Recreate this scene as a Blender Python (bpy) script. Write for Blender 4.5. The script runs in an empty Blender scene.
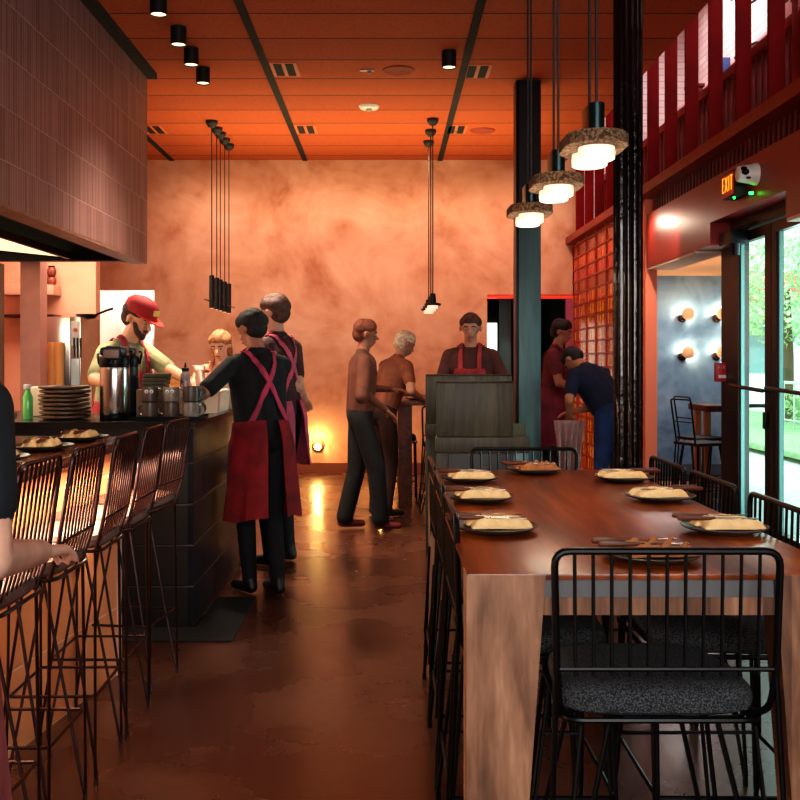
import bpy, bmesh, math, random
import numpy as np
from mathutils import Vector, Matrix
random.seed(7); np.random.seed(7)
PI = math.pi
scene = bpy.context.scene
COL = scene.collection

# ------------------------------------------------------------------ materials
def lin(c):
    return tuple(((v/255)/12.92 if v/255 <= .04045 else ((v/255+.055)/1.055)**2.4) for v in c)

def nodes_of(name):
    m = bpy.data.materials.new(name); m.use_nodes = True
    nt = m.node_tree; nt.nodes.clear()
    out = nt.nodes.new('ShaderNodeOutputMaterial')
    return m, nt, out

def N(nt, t, **kw):
    n = nt.nodes.new(t)
    for k, v in kw.items():
        if k in n.inputs: n.inputs[k].default_value = v
        else: setattr(n, k, v)
    return n

def mth(nt, op, a, b=None, c=None):
    n = nt.nodes.new('ShaderNodeMath'); n.operation = op
    for i, v in enumerate((a, b, c)):
        if v is None: continue
        if isinstance(v, (int, float)): n.inputs[i].default_value = v
        else: nt.links.new(v, n.inputs[i])
    return n.outputs[0]

def ramp(nt, fac, stops):
    r = nt.nodes.new('ShaderNodeValToRGB')
    e = r.color_ramp.elements
    while len(e) < len(stops): e.new(.5)
    for i, (p, c) in enumerate(stops):
        e[i].position = p; e[i].color = (*c, 1)
    nt.links.new(fac, r.inputs[0]); return r.outputs[0]

def mat(name, c, rough=.5, metal=0, c2=None, scale=8, detail=4, stretch=(1, 1, 1), bump=0, bscale=None,
        emis=None, estr=0, sheen=0, coat=0, dist=.6, lo=.35, hi=.65, alpha=1, rvar=0):
    """principled with optional two-tone noise colour and bump (object coordinates)"""
    m, nt, out = nodes_of(name)
    b = N(nt, 'ShaderNodeBsdfPrincipled'); nt.links.new(b.outputs[0], out.inputs[0])
    b.inputs['Base Color'].default_value = (*lin(c), 1)
    b.inputs['Roughness'].default_value = rough; b.inputs['Metallic'].default_value = metal
    if 'Coat Weight' in b.inputs: b.inputs['Coat Weight'].default_value = coat
    if sheen and 'Sheen Weight' in b.inputs: b.inputs['Sheen Weight'].default_value = sheen
    if emis: b.inputs['Emission Color'].default_value = (*lin(emis), 1); b.inputs['Emission Strength'].default_value = estr
    if c2 or bump or rvar:
        tc = N(nt, 'ShaderNodeTexCoord'); mp = N(nt, 'ShaderNodeMapping'); mp.inputs['Scale'].default_value = stretch
        nt.links.new(tc.outputs['Object'], mp.inputs[0])
        nz = N(nt, 'ShaderNodeTexNoise', Scale=scale, Detail=detail, Distortion=dist); nt.links.new(mp.outputs[0], nz.inputs[0])
        if c2:
            nt.links.new(ramp(nt, nz.outputs[0], [(lo, lin(c)), (hi, lin(c2))]), b.inputs['Base Color'])
        if rvar:
            nt.links.new(mth(nt, 'MULTIPLY_ADD', nz.outputs[0], rvar, rough - rvar/2), b.inputs['Roughness'])
        if bump:
            nb = N(nt, 'ShaderNodeTexNoise', Scale=bscale or scale*6, Detail=5); nt.links.new(mp.outputs[0], nb.inputs[0])
            bp = N(nt, 'ShaderNodeBump', Strength=bump, Distance=.01); nt.links.new(nb.outputs[0], bp.inputs['Height'])
            nt.links.new(bp.outputs[0], b.inputs['Normal'])
    return m

def glow(name, c, s):
    m, nt, out = nodes_of(name); e = N(nt, 'ShaderNodeEmission', Strength=s); e.inputs[0].default_value = (*lin(c), 1)
    nt.links.new(e.outputs[0], out.inputs[0]); return m

def glassmat(name, tint, gl=.1, rough=.02):
    m, nt, out = nodes_of(name)
    t = N(nt, 'ShaderNodeBsdfTransparent'); t.inputs[0].default_value = (*lin(tint), 1)
    g = N(nt, 'ShaderNodeBsdfGlossy', Roughness=rough); mx = N(nt, 'ShaderNodeMixShader'); mx.inputs[0].default_value = gl
    nt.links.new(t.outputs[0], mx.inputs[1]); nt.links.new(g.outputs[0], mx.inputs[2]); nt.links.new(mx.outputs[0], out.inputs[0])
    return m

def tilemat(name, ax_u, ax_v, w, h, cols, grout, gw=.004, rough=.3, off=0, v0=0, u0=0, bump=.4, vary=1.0, emis=0, blotch=0):
    """rectangular tiles laid in object space on two axes, each tile with its own tone"""
    m, nt, out = nodes_of(name)
    b = N(nt, 'ShaderNodeBsdfPrincipled', Roughness=rough); nt.links.new(b.outputs[0], out.inputs[0])
    tc = N(nt, 'ShaderNodeTexCoord'); s = N(nt, 'ShaderNodeSeparateXYZ'); nt.links.new(tc.outputs['Object'], s.inputs[0])
    u = mth(nt, 'DIVIDE', mth(nt, 'SUBTRACT', s.outputs[ax_u], u0), w); v = mth(nt, 'DIVIDE', mth(nt, 'SUBTRACT', s.outputs[ax_v], v0), h)
    if off:
        u = mth(nt, 'ADD', u, mth(nt, 'MULTIPLY', mth(nt, 'MODULO', mth(nt, 'FLOOR', v), 2), off))
    fu, fv = mth(nt, 'FRACT', u), mth(nt, 'FRACT', v)
    du = mth(nt, 'MULTIPLY', mth(nt, 'MINIMUM', fu, mth(nt, 'SUBTRACT', 1, fu)), w)
    dv = mth(nt, 'MULTIPLY', mth(nt, 'MINIMUM', fv, mth(nt, 'SUBTRACT', 1, fv)), h)
    d = mth(nt, 'MINIMUM', mth(nt, 'MULTIPLY', du, 1.6), dv)
    mask = mth(nt, 'GREATER_THAN', d, gw/2)
    cb = N(nt, 'ShaderNodeCombineXYZ'); nt.links.new(mth(nt, 'FLOOR', u), cb.inputs[0]); nt.links.new(mth(nt, 'FLOOR', v), cb.inputs[1])
    wn = N(nt, 'ShaderNodeTexWhiteNoise'); wn.noise_dimensions = '2D'; nt.links.new(cb.outputs[0], wn.inputs[0])
    fac = wn.outputs[0]
    nz = N(nt, 'ShaderNodeTexNoise', Scale=1.3 if not blotch else blotch, Detail=4); nt.links.new(tc.outputs['Object'], nz.inputs[0])
    fac = mth(nt, 'ADD', mth(nt, 'MULTIPLY', fac, .55*vary), mth(nt, 'MULTIPLY', nz.outputs[0], .5))
    col = ramp(nt, fac, [(i/(len(cols)-1), lin(c)) for i, c in enumerate(cols)])
    mx = N(nt, 'ShaderNodeMix'); mx.data_type = 'RGBA'
    nt.links.new(mask, mx.inputs[0]); mx.inputs[6].default_value = (*lin(grout), 1); nt.links.new(col, mx.inputs[7])
    nt.links.new(mx.outputs[2], b.inputs['Base Color'])
    if name == 'black_tiles': b.inputs['Specular IOR Level'].default_value = .13
    if emis: nt.links.new(mx.outputs[2], b.inputs['Emission Color']); b.inputs['Emission Strength'].default_value = emis
    bp = N(nt, 'ShaderNodeBump', Strength=bump, Distance=.004)
    hgt = mth(nt, 'MINIMUM', mth(nt, 'DIVIDE', d, gw*1.5), 1)
    nt.links.new(mth(nt, 'ADD', hgt, mth(nt, 'MULTIPLY', wn.outputs[0], .35)), bp.inputs['Height'])
    nt.links.new(bp.outputs[0], b.inputs['Normal'])
    return m

def woodmat(name, cols, axis=1, scale=1.0, rough=.4, bump=.15, plank=None, coat=0, fig=1.0):
    m, nt, out = nodes_of(name)
    b = N(nt, 'ShaderNodeBsdfPrincipled', Roughness=rough); nt.links.new(b.outputs[0], out.inputs[0])
    if coat: b.inputs['Coat Weight'].default_value = coat; b.inputs['Coat Roughness'].default_value = .12
    tc = N(nt, 'ShaderNodeTexCoord'); mp = N(nt, 'ShaderNodeMapping')
    st = [9*scale]*3; st[axis] = (1.5 if name == 'walnut_leg' else .9)*scale; mp.inputs['Scale'].default_value = st
    nt.links.new(tc.outputs['Object'], mp.inputs[0])
    nz = N(nt, 'ShaderNodeTexNoise', Scale=1.2*fig, Detail=6, Distortion=1.6); nt.links.new(mp.outputs[0], nz.inputs[0])
    nf = N(nt, 'ShaderNodeTexNoise', Scale=9, Detail=6, Distortion=.3); nt.links.new(mp.outputs[0], nf.inputs[0])
    fac = mth(nt, 'ADD', mth(nt, 'MULTIPLY', nz.outputs[0], .72), mth(nt, 'MULTIPLY', nf.outputs[0], .28))
    if plank:
        s = N(nt, 'ShaderNodeSeparateXYZ'); nt.links.new(tc.outputs['Object'], s.inputs[0])
        pu = mth(nt, 'DIVIDE', s.outputs[plank[0]], plank[1])
        wn = N(nt, 'ShaderNodeTexWhiteNoise'); wn.noise_dimensions = '1D'; nt.links.new(mth(nt, 'FLOOR', pu), wn.inputs['W'])
        fac = mth(nt, 'ADD', fac, mth(nt, 'MULTIPLY_ADD', wn.outputs[0], .16, -.08))
    n = len(cols)
    nt.links.new(ramp(nt, fac, [(.3+.42*i/(n-1), lin(c)) for i, c in enumerate(cols)]), b.inputs['Base Color'])
    bp = N(nt, 'ShaderNodeBump', Strength=bump, Distance=.003); nt.links.new(nf.outputs[0], bp.inputs['Height']); nt.links.new(bp.outputs[0], b.inputs['Normal'])
    return m

M = {}
M['black_metal'] = mat('black_metal', (14, 15, 17), .35, .6)
M['black_matte'] = mat('black_matte', (16, 15, 15), .6, c2=(24, 22, 22), scale=14)
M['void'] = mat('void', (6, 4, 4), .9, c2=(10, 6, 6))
M['stool_wire'] = mat('stool_wire', (66, 46, 46), .3, .85)
M['steel'] = mat('steel', (190, 186, 180), .22, 1, c2=(170, 168, 165), scale=3, stretch=(40, 40, .4))
M['steel_dull'] = mat('steel_dull', (150, 140, 128), .38, .9, c2=(120, 110, 100), scale=4, stretch=(20, 20, .5))
M['teal_paint'] = mat('teal_paint', (74, 104, 106), .4, .2, c2=(88, 120, 120), scale=5, stretch=(3, 3, .4), bump=.2, bscale=30)
M['gloss_black'] = mat('gloss_black', (10, 9, 9), .16, .3, bump=.5, bscale=26, coat=.6, scale=4)
M['white'] = mat('white', (235, 232, 224), .4, c2=(225, 220, 212), scale=4)
M['cream_cloth'] = mat('cream_cloth', (240, 212, 160), .85, c2=(222, 184, 124), scale=14, bump=.35, bscale=90)
M['red_paint'] = mat('red_paint', (142, 20, 12), .42, c2=(126, 15, 9), scale=3, bump=.08, bscale=40)
M['dark_red'] = mat('dark_red', (112, 12, 12), .5, c2=(88, 8, 8), scale=3)
M['salmon_paint'] = mat('salmon_paint', (226, 112, 78), .5, c2=(212, 100, 68), scale=3)
M['fabric_dark'] = None
M['plate'] = mat('plate', (52, 46, 42), .4, c2=(72, 62, 54), scale=10, bump=.15)
M['plate_tan'] = mat('plate_tan', (112, 82, 58), .45, c2=(84, 62, 46), scale=12, bump=.2)
M['cork'] = mat('cork', (74, 54, 38), .9, c2=(150, 120, 88), scale=120, detail=3, bump=.7, bscale=160, lo=.42, hi=.6)
M['opal'] = mat('opal', (250, 240, 226), .25, emis=(255, 226, 196), estr=.72)

def fabric():
    m, nt, out = nodes_of('fabric_dark')
    b = N(nt, 'ShaderNodeBsdfPrincipled', Roughness=.85); nt.links.new(b.outputs[0], out.inputs[0])
    tc = N(nt, 'ShaderNodeTexCoord'); vz = N(nt, 'ShaderNodeTexVoronoi', Scale=230); nt.links.new(tc.outputs['Object'], vz.inputs[0])
    nt.links.new(ramp(nt, vz.outputs[0], [(.15, lin((84, 90, 94))), (.6, lin((20, 24, 28)))]), b.inputs['Base Color'])
    bp = N(nt, 'ShaderNodeBump', Strength=.8, Distance=.002); bp.invert = True; nt.links.new(vz.outputs[0], bp.inputs['Height']); nt.links.new(bp.outputs[0], b.inputs['Normal'])
    return m
M['fabric_dark'] = fabric()

# ------------------------------------------------------------------ mesh builder
class MB:
    def __init__(s): s.bm = bmesh.new()
    def poly(s, vs, fs):
        v = [s.bm.verts.new(p) for p in vs]
        for f in fs:
            try: s.bm.faces.new([v[i] for i in f])
            except ValueError: pass
        return s
    def box(s, x0, x1, y0, y1, z0, z1, bev=0):
        if bev:
            r = bmesh.ops.create_cube(s.bm, size=1)
            vs = r['verts']
            for v in vs: v.co = Vector(((x0+x1)/2+v.co.x*(x1-x0), (y0+y1)/2+v.co.y*(y1-y0), (z0+z1)/2+v.co.z*(z1-z0)))
            es = list({e for v in vs for e in v.link_edges})
            bmesh.ops.bevel(s.bm, geom=es, offset=bev, segments=2, affect='EDGES', profile=.6)
            return s
        return s.poly([(x0,y0,z0),(x1,y0,z0),(x1,y1,z0),(x0,y1,z0),(x0,y0,z1),(x1,y0,z1),(x1,y1,z1),(x0,y1,z1)],
                      [(0,3,2,1),(4,5,6,7),(0,1,5,4),(1,2,6,5),(2,3,7,6),(3,0,4,7)])
    def tube(s, pts, r, n=8, closed=False, cap=True, radii=None):
        pts = [Vector(p) for p in pts]; L = len(pts); rings = []
        up = None
        for i, p in enumerate(pts):
            if closed: t = (pts[(i+1) % L]-pts[i-1])
            else: t = pts[min(i+1, L-1)]-pts[max(i-1, 0)]
            if t.length < 1e-9: t = Vector((0, 0, 1))
            t.normalize()
            if up is None:
                up = Vector((0, 0, 1)) if abs(t.z) < .9 else Vector((1, 0, 0))
            a = up - t*up.dot(t)
            if a.length < 1e-6: a = Vector((1, 0, 0)) - t*t.x
            a.normalize(); up = a; b = t.cross(a)
            rr = radii[i] if radii else r
            rings.append([s.bm.verts.new(p + (a*math.cos(2*PI*k/n)+b*math.sin(2*PI*k/n))*rr) for k in range(n)])
        for i in range(L if closed else L-1):
            A, B = rings[i], rings[(i+1) % L]
            for k in range(n):
                s.bm.faces.new((A[k], A[(k+1) % n], B[(k+1) % n], B[k]))
        if cap and not closed:
            s.bm.faces.new(rings[0][::-1]); s.bm.faces.new(rings[-1])
        return s
    def lathe(s, prof, c=(0, 0, 0), n=32, sx=1, sy=1, close=True):
        rings = []
        for r, z in prof:
            rings.append([s.bm.verts.new((c[0]+r*sx*math.cos(2*PI*k/n), c[1]+r*sy*math.sin(2*PI*k/n), c[2]+z)) for k in range(n)])
        for A, B in zip(rings, rings[1:]):
            for k in range(n): s.bm.faces.new((A[k], A[(k+1) % n], B[(k+1) % n], B[k]))
        if close:
            s.bm.faces.new(rings[0][::-1]); s.bm.faces.new(rings[-1])
        return s
    def stadium(s, prof, c, half, n=32):
        """like lathe but stretched along Y by a straight run of +-half"""
        rings = []
        for r, z in prof:
            ring = []
            for k in range(n):
                a = 2*PI*(k+.5)/n; y = r*math.sin(a)
                ring.append(s.bm.verts.new((c[0]+r*math.cos(a), c[1]+y+(half if y > 0 else -half), c[2]+z)))
            rings.append(ring)
        for A, B in zip(rings, rings[1:]):
            for k in range(n): s.bm.faces.new((A[k], A[(k+1) % n], B[(k+1) % n], B[k]))
        s.bm.faces.new(rings[0][::-1]); s.bm.faces.new(rings[-1])
        return s
    def ball(s, c, rx, ry=None, rz=None, n=16, rot=None):
        ry = ry or rx; rz = rz or rx
        mt = Matrix.Translation(c) @ (rot.to_4x4() if rot else Matrix()) @ Matrix.Diagonal((rx, ry, rz, 1))
        bmesh.ops.create_uvsphere(s.bm, u_segments=n, v_segments=max(6, n*2//3), radius=1, matrix=mt)
        return s
    def prism(s, poly, axis, a, b):
        """polygon in the other two axes, run from a to b along axis"""
        def P(p, t):
            return {0: (t, p[0], p[1]), 1: (p[0], t, p[1]), 2: (p[0], p[1], t)}[axis]
        n = len(poly)
        return s.poly([P(p, a) for p in poly]+[P(p, b) for p in poly],
                      [tuple(range(n))[::-1], tuple(range(n, 2*n))]+[(i, (i+1) % n, n+(i+1) % n, n+i) for i in range(n)])
    def xf(s, m): bmesh.ops.transform(s.bm, matrix=m, verts=s.bm.verts[:]); return s
    def mesh(s, name, m, smooth=True, off=None):
        if off is not None: bmesh.ops.translate(s.bm, vec=-Vector(off), verts=s.bm.verts[:])
        bmesh.ops.recalc_face_normals(s.bm, faces=s.bm.faces[:])
        me = bpy.data.meshes.new(name); s.bm.to_mesh(me); s.bm.free()
        if m is not None: me.materials.append(M[m] if isinstance(m, str) else m)
        if smooth:
            me.polygons.foreach_set('use_smooth', [True]*len(me.polygons))
            try: me.set_sharp_from_angle(angle=math.radians(35))
            except Exception: pass
        return me
    def build(s, name, m, parent=None, off=None, smooth=True):
        """off: world position of the parent's origin, when the shape was given in world coordinates"""
        o = bpy.data.objects.new(name, s.mesh(name, m, smooth, off)); COL.objects.link(o)
        if parent is not None: o.parent = parent
        return o

def fillet(pts, r, seg=4, closed=False):
    pts = [Vector(p) for p in pts]; out = []
    L = len(pts)
    for i, p in enumerate(pts):
        if not closed and i in (0, L-1): out.append(p); continue
        a, b = pts[i-1], pts[(i+1) % L]
        d1, d2 = (a-p), (b-p); rr = min(r, d1.length*.45, d2.length*.45)
        p1, p2 = p+d1.normalized()*rr, p+d2.normalized()*rr
        for k in range(seg+1):
            t = k/seg; out.append(p1*(1-t)**2 + p*2*t*(1-t) + p2*t*t)
    return out

def tag(o, label, cat, group=None, kind=None):
    o['label'] = label; o['category'] = cat
    if group: o['group'] = group
    if kind: o['kind'] = kind
    return o
def thing(name, label, cat, loc=(0, 0, 0), rz=0, group=None):
    o = bpy.data.objects.new(name, None); COL.objects.link(o); o.empty_display_size = .1
    o.location = loc; o.rotation_euler = (0, 0, rz); return tag(o, label, cat, group)
def struct(name, mb, m, label=None, smooth=False):
    o = mb.build(name, m, smooth=smooth); o['kind'] = 'structure'
    o['label'] = label or name.replace('_', ' '); o['category'] = name.split('_')[0]
    return o
def solo(name, mb, m, label, cat, loc=(0, 0, 0), group=None, world=False, smooth=True):
    o = mb.build(name, m, None, off=loc if world else None, smooth=smooth); o.location = loc
    return tag(o, label, cat, group)
def copy_tree(o, parent=None):
    c = o.copy(); COL.objects.link(c); c.parent = parent
    for ch in [k for k in bpy.data.objects if k.parent == o]: copy_tree(ch, c)
    return c
def dup(o, loc, rz, label, group=None):
    c = copy_tree(o); c.location = loc; c.rotation_euler = (0, 0, rz); c['label'] = label
    if group: c['group'] = group
    return c

# ------------------------------------------------------------------ camera
cam = bpy.data.cameras.new('camera'); co = bpy.data.objects.new('camera', cam); COL.objects.link(co)
cam.sensor_width = 36; cam.sensor_fit = 'HORIZONTAL'; cam.lens = 36*1000/800
cam.shift_x = (400-388)/800; cam.shift_y = -(400-360)/800
co.location = (0, 0, 1.4); co.rotation_euler = (PI/2, 0, 0); cam.clip_start = .05
scene.camera = co

# ------------------------------------------------------------------ setting
CZ = 3.88; BY = 12.4
def floor_surface():
    m, nt, out = nodes_of('polished_concrete')
    b = N(nt, 'ShaderNodeBsdfPrincipled'); nt.links.new(b.outputs[0], out.inputs[0])
    tc = N(nt, 'ShaderNodeTexCoord')
    n1 = N(nt, 'ShaderNodeTexNoise', Scale=1.7, Detail=5, Distortion=0); nt.links.new(tc.outputs['Object'], n1.inputs[0])
    n2 = N(nt, 'ShaderNodeTexNoise', Scale=16, Detail=4, Distortion=0); nt.links.new(tc.outputs['Object'], n2.inputs[0])
    f = mth(nt, 'ADD', mth(nt, 'MULTIPLY', n1.outputs[0], .75), mth(nt, 'MULTIPLY', n2.outputs[0], .25))
    nt.links.new(ramp(nt, f, [(.3, lin((58, 28, 19))), (.5, lin((76, 42, 29))), (.7, lin((98, 60, 43)))]), b.inputs['Base Color'])
    nt.links.new(mth(nt, 'MULTIPLY_ADD', n1.outputs[0], .3, .12), b.inputs['Roughness'])
    bp = N(nt, 'ShaderNodeBump', Strength=.03, Distance=.01); nt.links.new(n2.outputs[0], bp.inputs['Height']); nt.links.new(bp.outputs[0], b.inputs['Normal'])
    return m
M['floor'] = floor_surface()
def ceil_mat():
    m, nt, out = nodes_of('terracotta_wood_wool')
    b = N(nt, 'ShaderNodeBsdfPrincipled', Roughness=.9); nt.links.new(b.outputs[0], out.inputs[0])
    tc = N(nt, 'ShaderNodeTexCoord'); s = N(nt, 'ShaderNodeSeparateXYZ'); nt.links.new(tc.outputs['Object'], s.inputs[0])
    v = mth(nt, 'DIVIDE', mth(nt, 'SUBTRACT', s.outputs[1], 7.157), .5525); fv = mth(nt, 'FRACT', v)
    d = mth(nt, 'MINIMUM', fv, mth(nt, 'SUBTRACT', 1, fv)); mask = mth(nt, 'GREATER_THAN', d, .018)
    n1 = N(nt, 'ShaderNodeTexNoise', Scale=70, Detail=4, Distortion=2.5); nt.links.new(tc.outputs['Object'], n1.inputs[0])
    wn = N(nt, 'ShaderNodeTexWhiteNoise'); wn.noise_dimensions = '1D'; nt.links.new(mth(nt, 'FLOOR', v), wn.inputs['W'])
    f = mth(nt, 'ADD', n1.outputs[0], mth(nt, 'MULTIPLY_ADD', wn.outputs[0], .14, -.07))
    col = ramp(nt, f, [(.35, lin((150, 62, 24))), (.65, lin((196, 92, 38)))])
    mx = N(nt, 'ShaderNodeMix'); mx.data_type = 'RGBA'; nt.links.new(mask, mx.inputs[0]); mx.inputs[6].default_value = (*lin((50, 14, 8)), 1)
    nt.links.new(col, mx.inputs[7]); nt.links.new(mx.outputs[2], b.inputs['Base Color'])
    bp = N(nt, 'ShaderNodeBump', Strength=.7, Distance=.006); nt.links.new(n1.outputs[0], bp.inputs['Height']); nt.links.new(bp.outputs[0], b.inputs['Normal'])
    return m
M['ceiling'] = ceil_mat()
def plaster(name, stops, sc=.9, rough=.75):
    m, nt, out = nodes_of(name)
    b = N(nt, 'ShaderNodeBsdfPrincipled', Roughness=rough); nt.links.new(b.outputs[0], out.inputs[0])
    tc = N(nt, 'ShaderNodeTexCoord')
    n1 = N(nt, 'ShaderNodeTexNoise', Scale=sc, Detail=7, Distortion=.8, Roughness=.62); nt.links.new(tc.outputs['Object'], n1.inputs[0])
    n2 = N(nt, 'ShaderNodeTexVoronoi', Scale=sc*2.2); n2.feature = 'SMOOTH_F1'
    nw = N(nt, 'ShaderNodeTexNoise', Scale=3, Detail=4); nt.links.new(tc.outputs['Object'], nw.inputs[0])
    va = N(nt, 'ShaderNodeVectorMath'); va.operation = 'ADD'; nt.links.new(tc.outputs['Object'], va.inputs[0]); nt.links.new(nw.outputs['Color'], va.inputs[1])
    nt.links.new(va.outputs[0], n2.inputs[0])
    f = mth(nt, 'ADD', mth(nt, 'MULTIPLY', n1.outputs[0], .8), mth(nt, 'MULTIPLY', n2.outputs[0], .28))
    nt.links.new(ramp(nt, f, stops), b.inputs['Base Color'])
    bp = N(nt, 'ShaderNodeBump', Strength=.12, Distance=.01); nt.links.new(n1.outputs[0], bp.inputs['Height']); nt.links.new(bp.outputs[0], b.inputs['Normal'])
    return m
M['plaster'] = plaster('salmon_plaster', [(.34, lin((178, 110, 78))), (.5, lin((208, 150, 120))), (.7, lin((226, 178, 152)))])
M['plaster_plain'] = plaster('pink_plaster', [(.3, lin((214, 140, 112))), (.7, lin((232, 168, 140)))])
M['plaster_blue'] = plaster('blue_grey_plaster', [(.36, lin((100, 134, 164))), (.55, lin((136, 170, 194))), (.72, lin((168, 196, 212)))], 1.6)

struct('floor', MB().box(-4.2, 2.55, -2.5, 12.5, -.12, 0).prism([(2.55, 7.45), (2.62, 7.45), (4.34, 12.34), (2.55, 12.34)], 2, -.12, 0), 'floor', 'glossy brown polished concrete floor of the dining room')
struct('ceiling', MB().box(-4.2, 2.22, -2.5, 12.5, CZ, CZ+.12), 'ceiling', 'terracotta wood-wool board ceiling with thin joints')
# back wall: kitchen doorway x -3.63..-2.9 (z<2.27), dark doorway x 1.23..2.29 (z<2.2)
w = MB()
w.box(-4.2, -3.63, BY, BY+.12, 0, CZ).box(-3.63, -2.9, BY, BY+.12, 2.27, CZ).box(-2.9, 1.23, BY, BY+.12, 0, CZ).box(1.23, 2.385, BY, BY+.12, 2.21, 2.84).box(1.23, 2.29, BY, BY+.12, 2.84, CZ).box(2.29, 2.4, BY, BY+.12, 0, 2.84).box(2.29, 2.34, BY-.02, BY+.12, 2.84, CZ)
struct('wall_back', w, 'plaster', 'mottled salmon plaster back wall')
struct('wall_left', MB().box(-4.32, -4.2, -2.5, 14.6, 0, CZ), 'plaster_plain', 'salmon side wall of the kitchen')
struct('wall_front', MB().box(-4.2, 2.55, -2.62, -2.5, 0, CZ), 'plaster_plain', 'wall behind the viewer')
struct('baseboard_back', MB().box(-2.9, 1.2, BY-.018, BY, 0, .125), mat('baseboard_brown', (120, 62, 40), .5), 'brown baseboard under the salmon wall')
for i, x in enumerate((-2.68, -1.03, .645)):
    b = MB().box(x-.03, x+.03, 3.0, BY, CZ-.012, CZ+.002)
    struct('trim_%d' % (i+1), b, 'void', 'black track slot running along the ceiling')
struct('trim_4', MB().box(-2.08, -2.0, 2.0, 8.66, CZ-.05, CZ), 'void', 'black shadow gap strip above the tiled hood')

# rooms beyond the two doorways
struct('wall_kitchen_passage', MB().box(-4.2, -2.5, 14.4, 14.5, 0, 2.9).box(-2.6, -2.5, BY+.12, 14.4, 0, 2.9).box(-4.2, -2.5, BY+.12, 14.5, 2.9, 3.0), 'white', 'white wall beyond the kitchen doorway')
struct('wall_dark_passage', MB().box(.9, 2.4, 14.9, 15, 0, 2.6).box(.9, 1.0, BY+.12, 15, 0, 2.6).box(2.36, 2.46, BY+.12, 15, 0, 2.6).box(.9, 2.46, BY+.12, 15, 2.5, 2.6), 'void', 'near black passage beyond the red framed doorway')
struct('floor_passage', MB().box(-4.2, 2.46, 12.5, 15, -.12, 0), 'floor', 'floor of the passages behind the back wall')
struct('trim_5', MB().box(1.23, 2.29, BY-.03, BY+.02, 2.16, 2.2), mat('coral_gloss', (226, 62, 40), .35, emis=(226, 50, 30), estr=.35), 'coral red head trim of the dark doorway')
struct('trim_6', MB().box(2.2, 2.288, BY-.05, BY+.02, 0, 2.16), mat('plum_trim', (168, 72, 104), .5), 'plum pink side trim of the dark doorway')
struct('window_1', MB().box(1.47, 1.62, 14.86, 14.895, .8, 1.95), glow('bright_pane', (240, 250, 232), 2.2), 'bright narrow window far down the dark passage')
t = thing('square_post', 'short teal square post standing inside the dark doorway', 'post', (1.5, 12.9, 0))
MB().box(-.08, .08, -.08, .08, 0, 2.48, .006).build('shaft', 'teal_paint', t)
MB().box(-.12, .12, -.12, .12, 0, .02, .003).build('base_plate', 'teal_paint', t)

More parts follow.
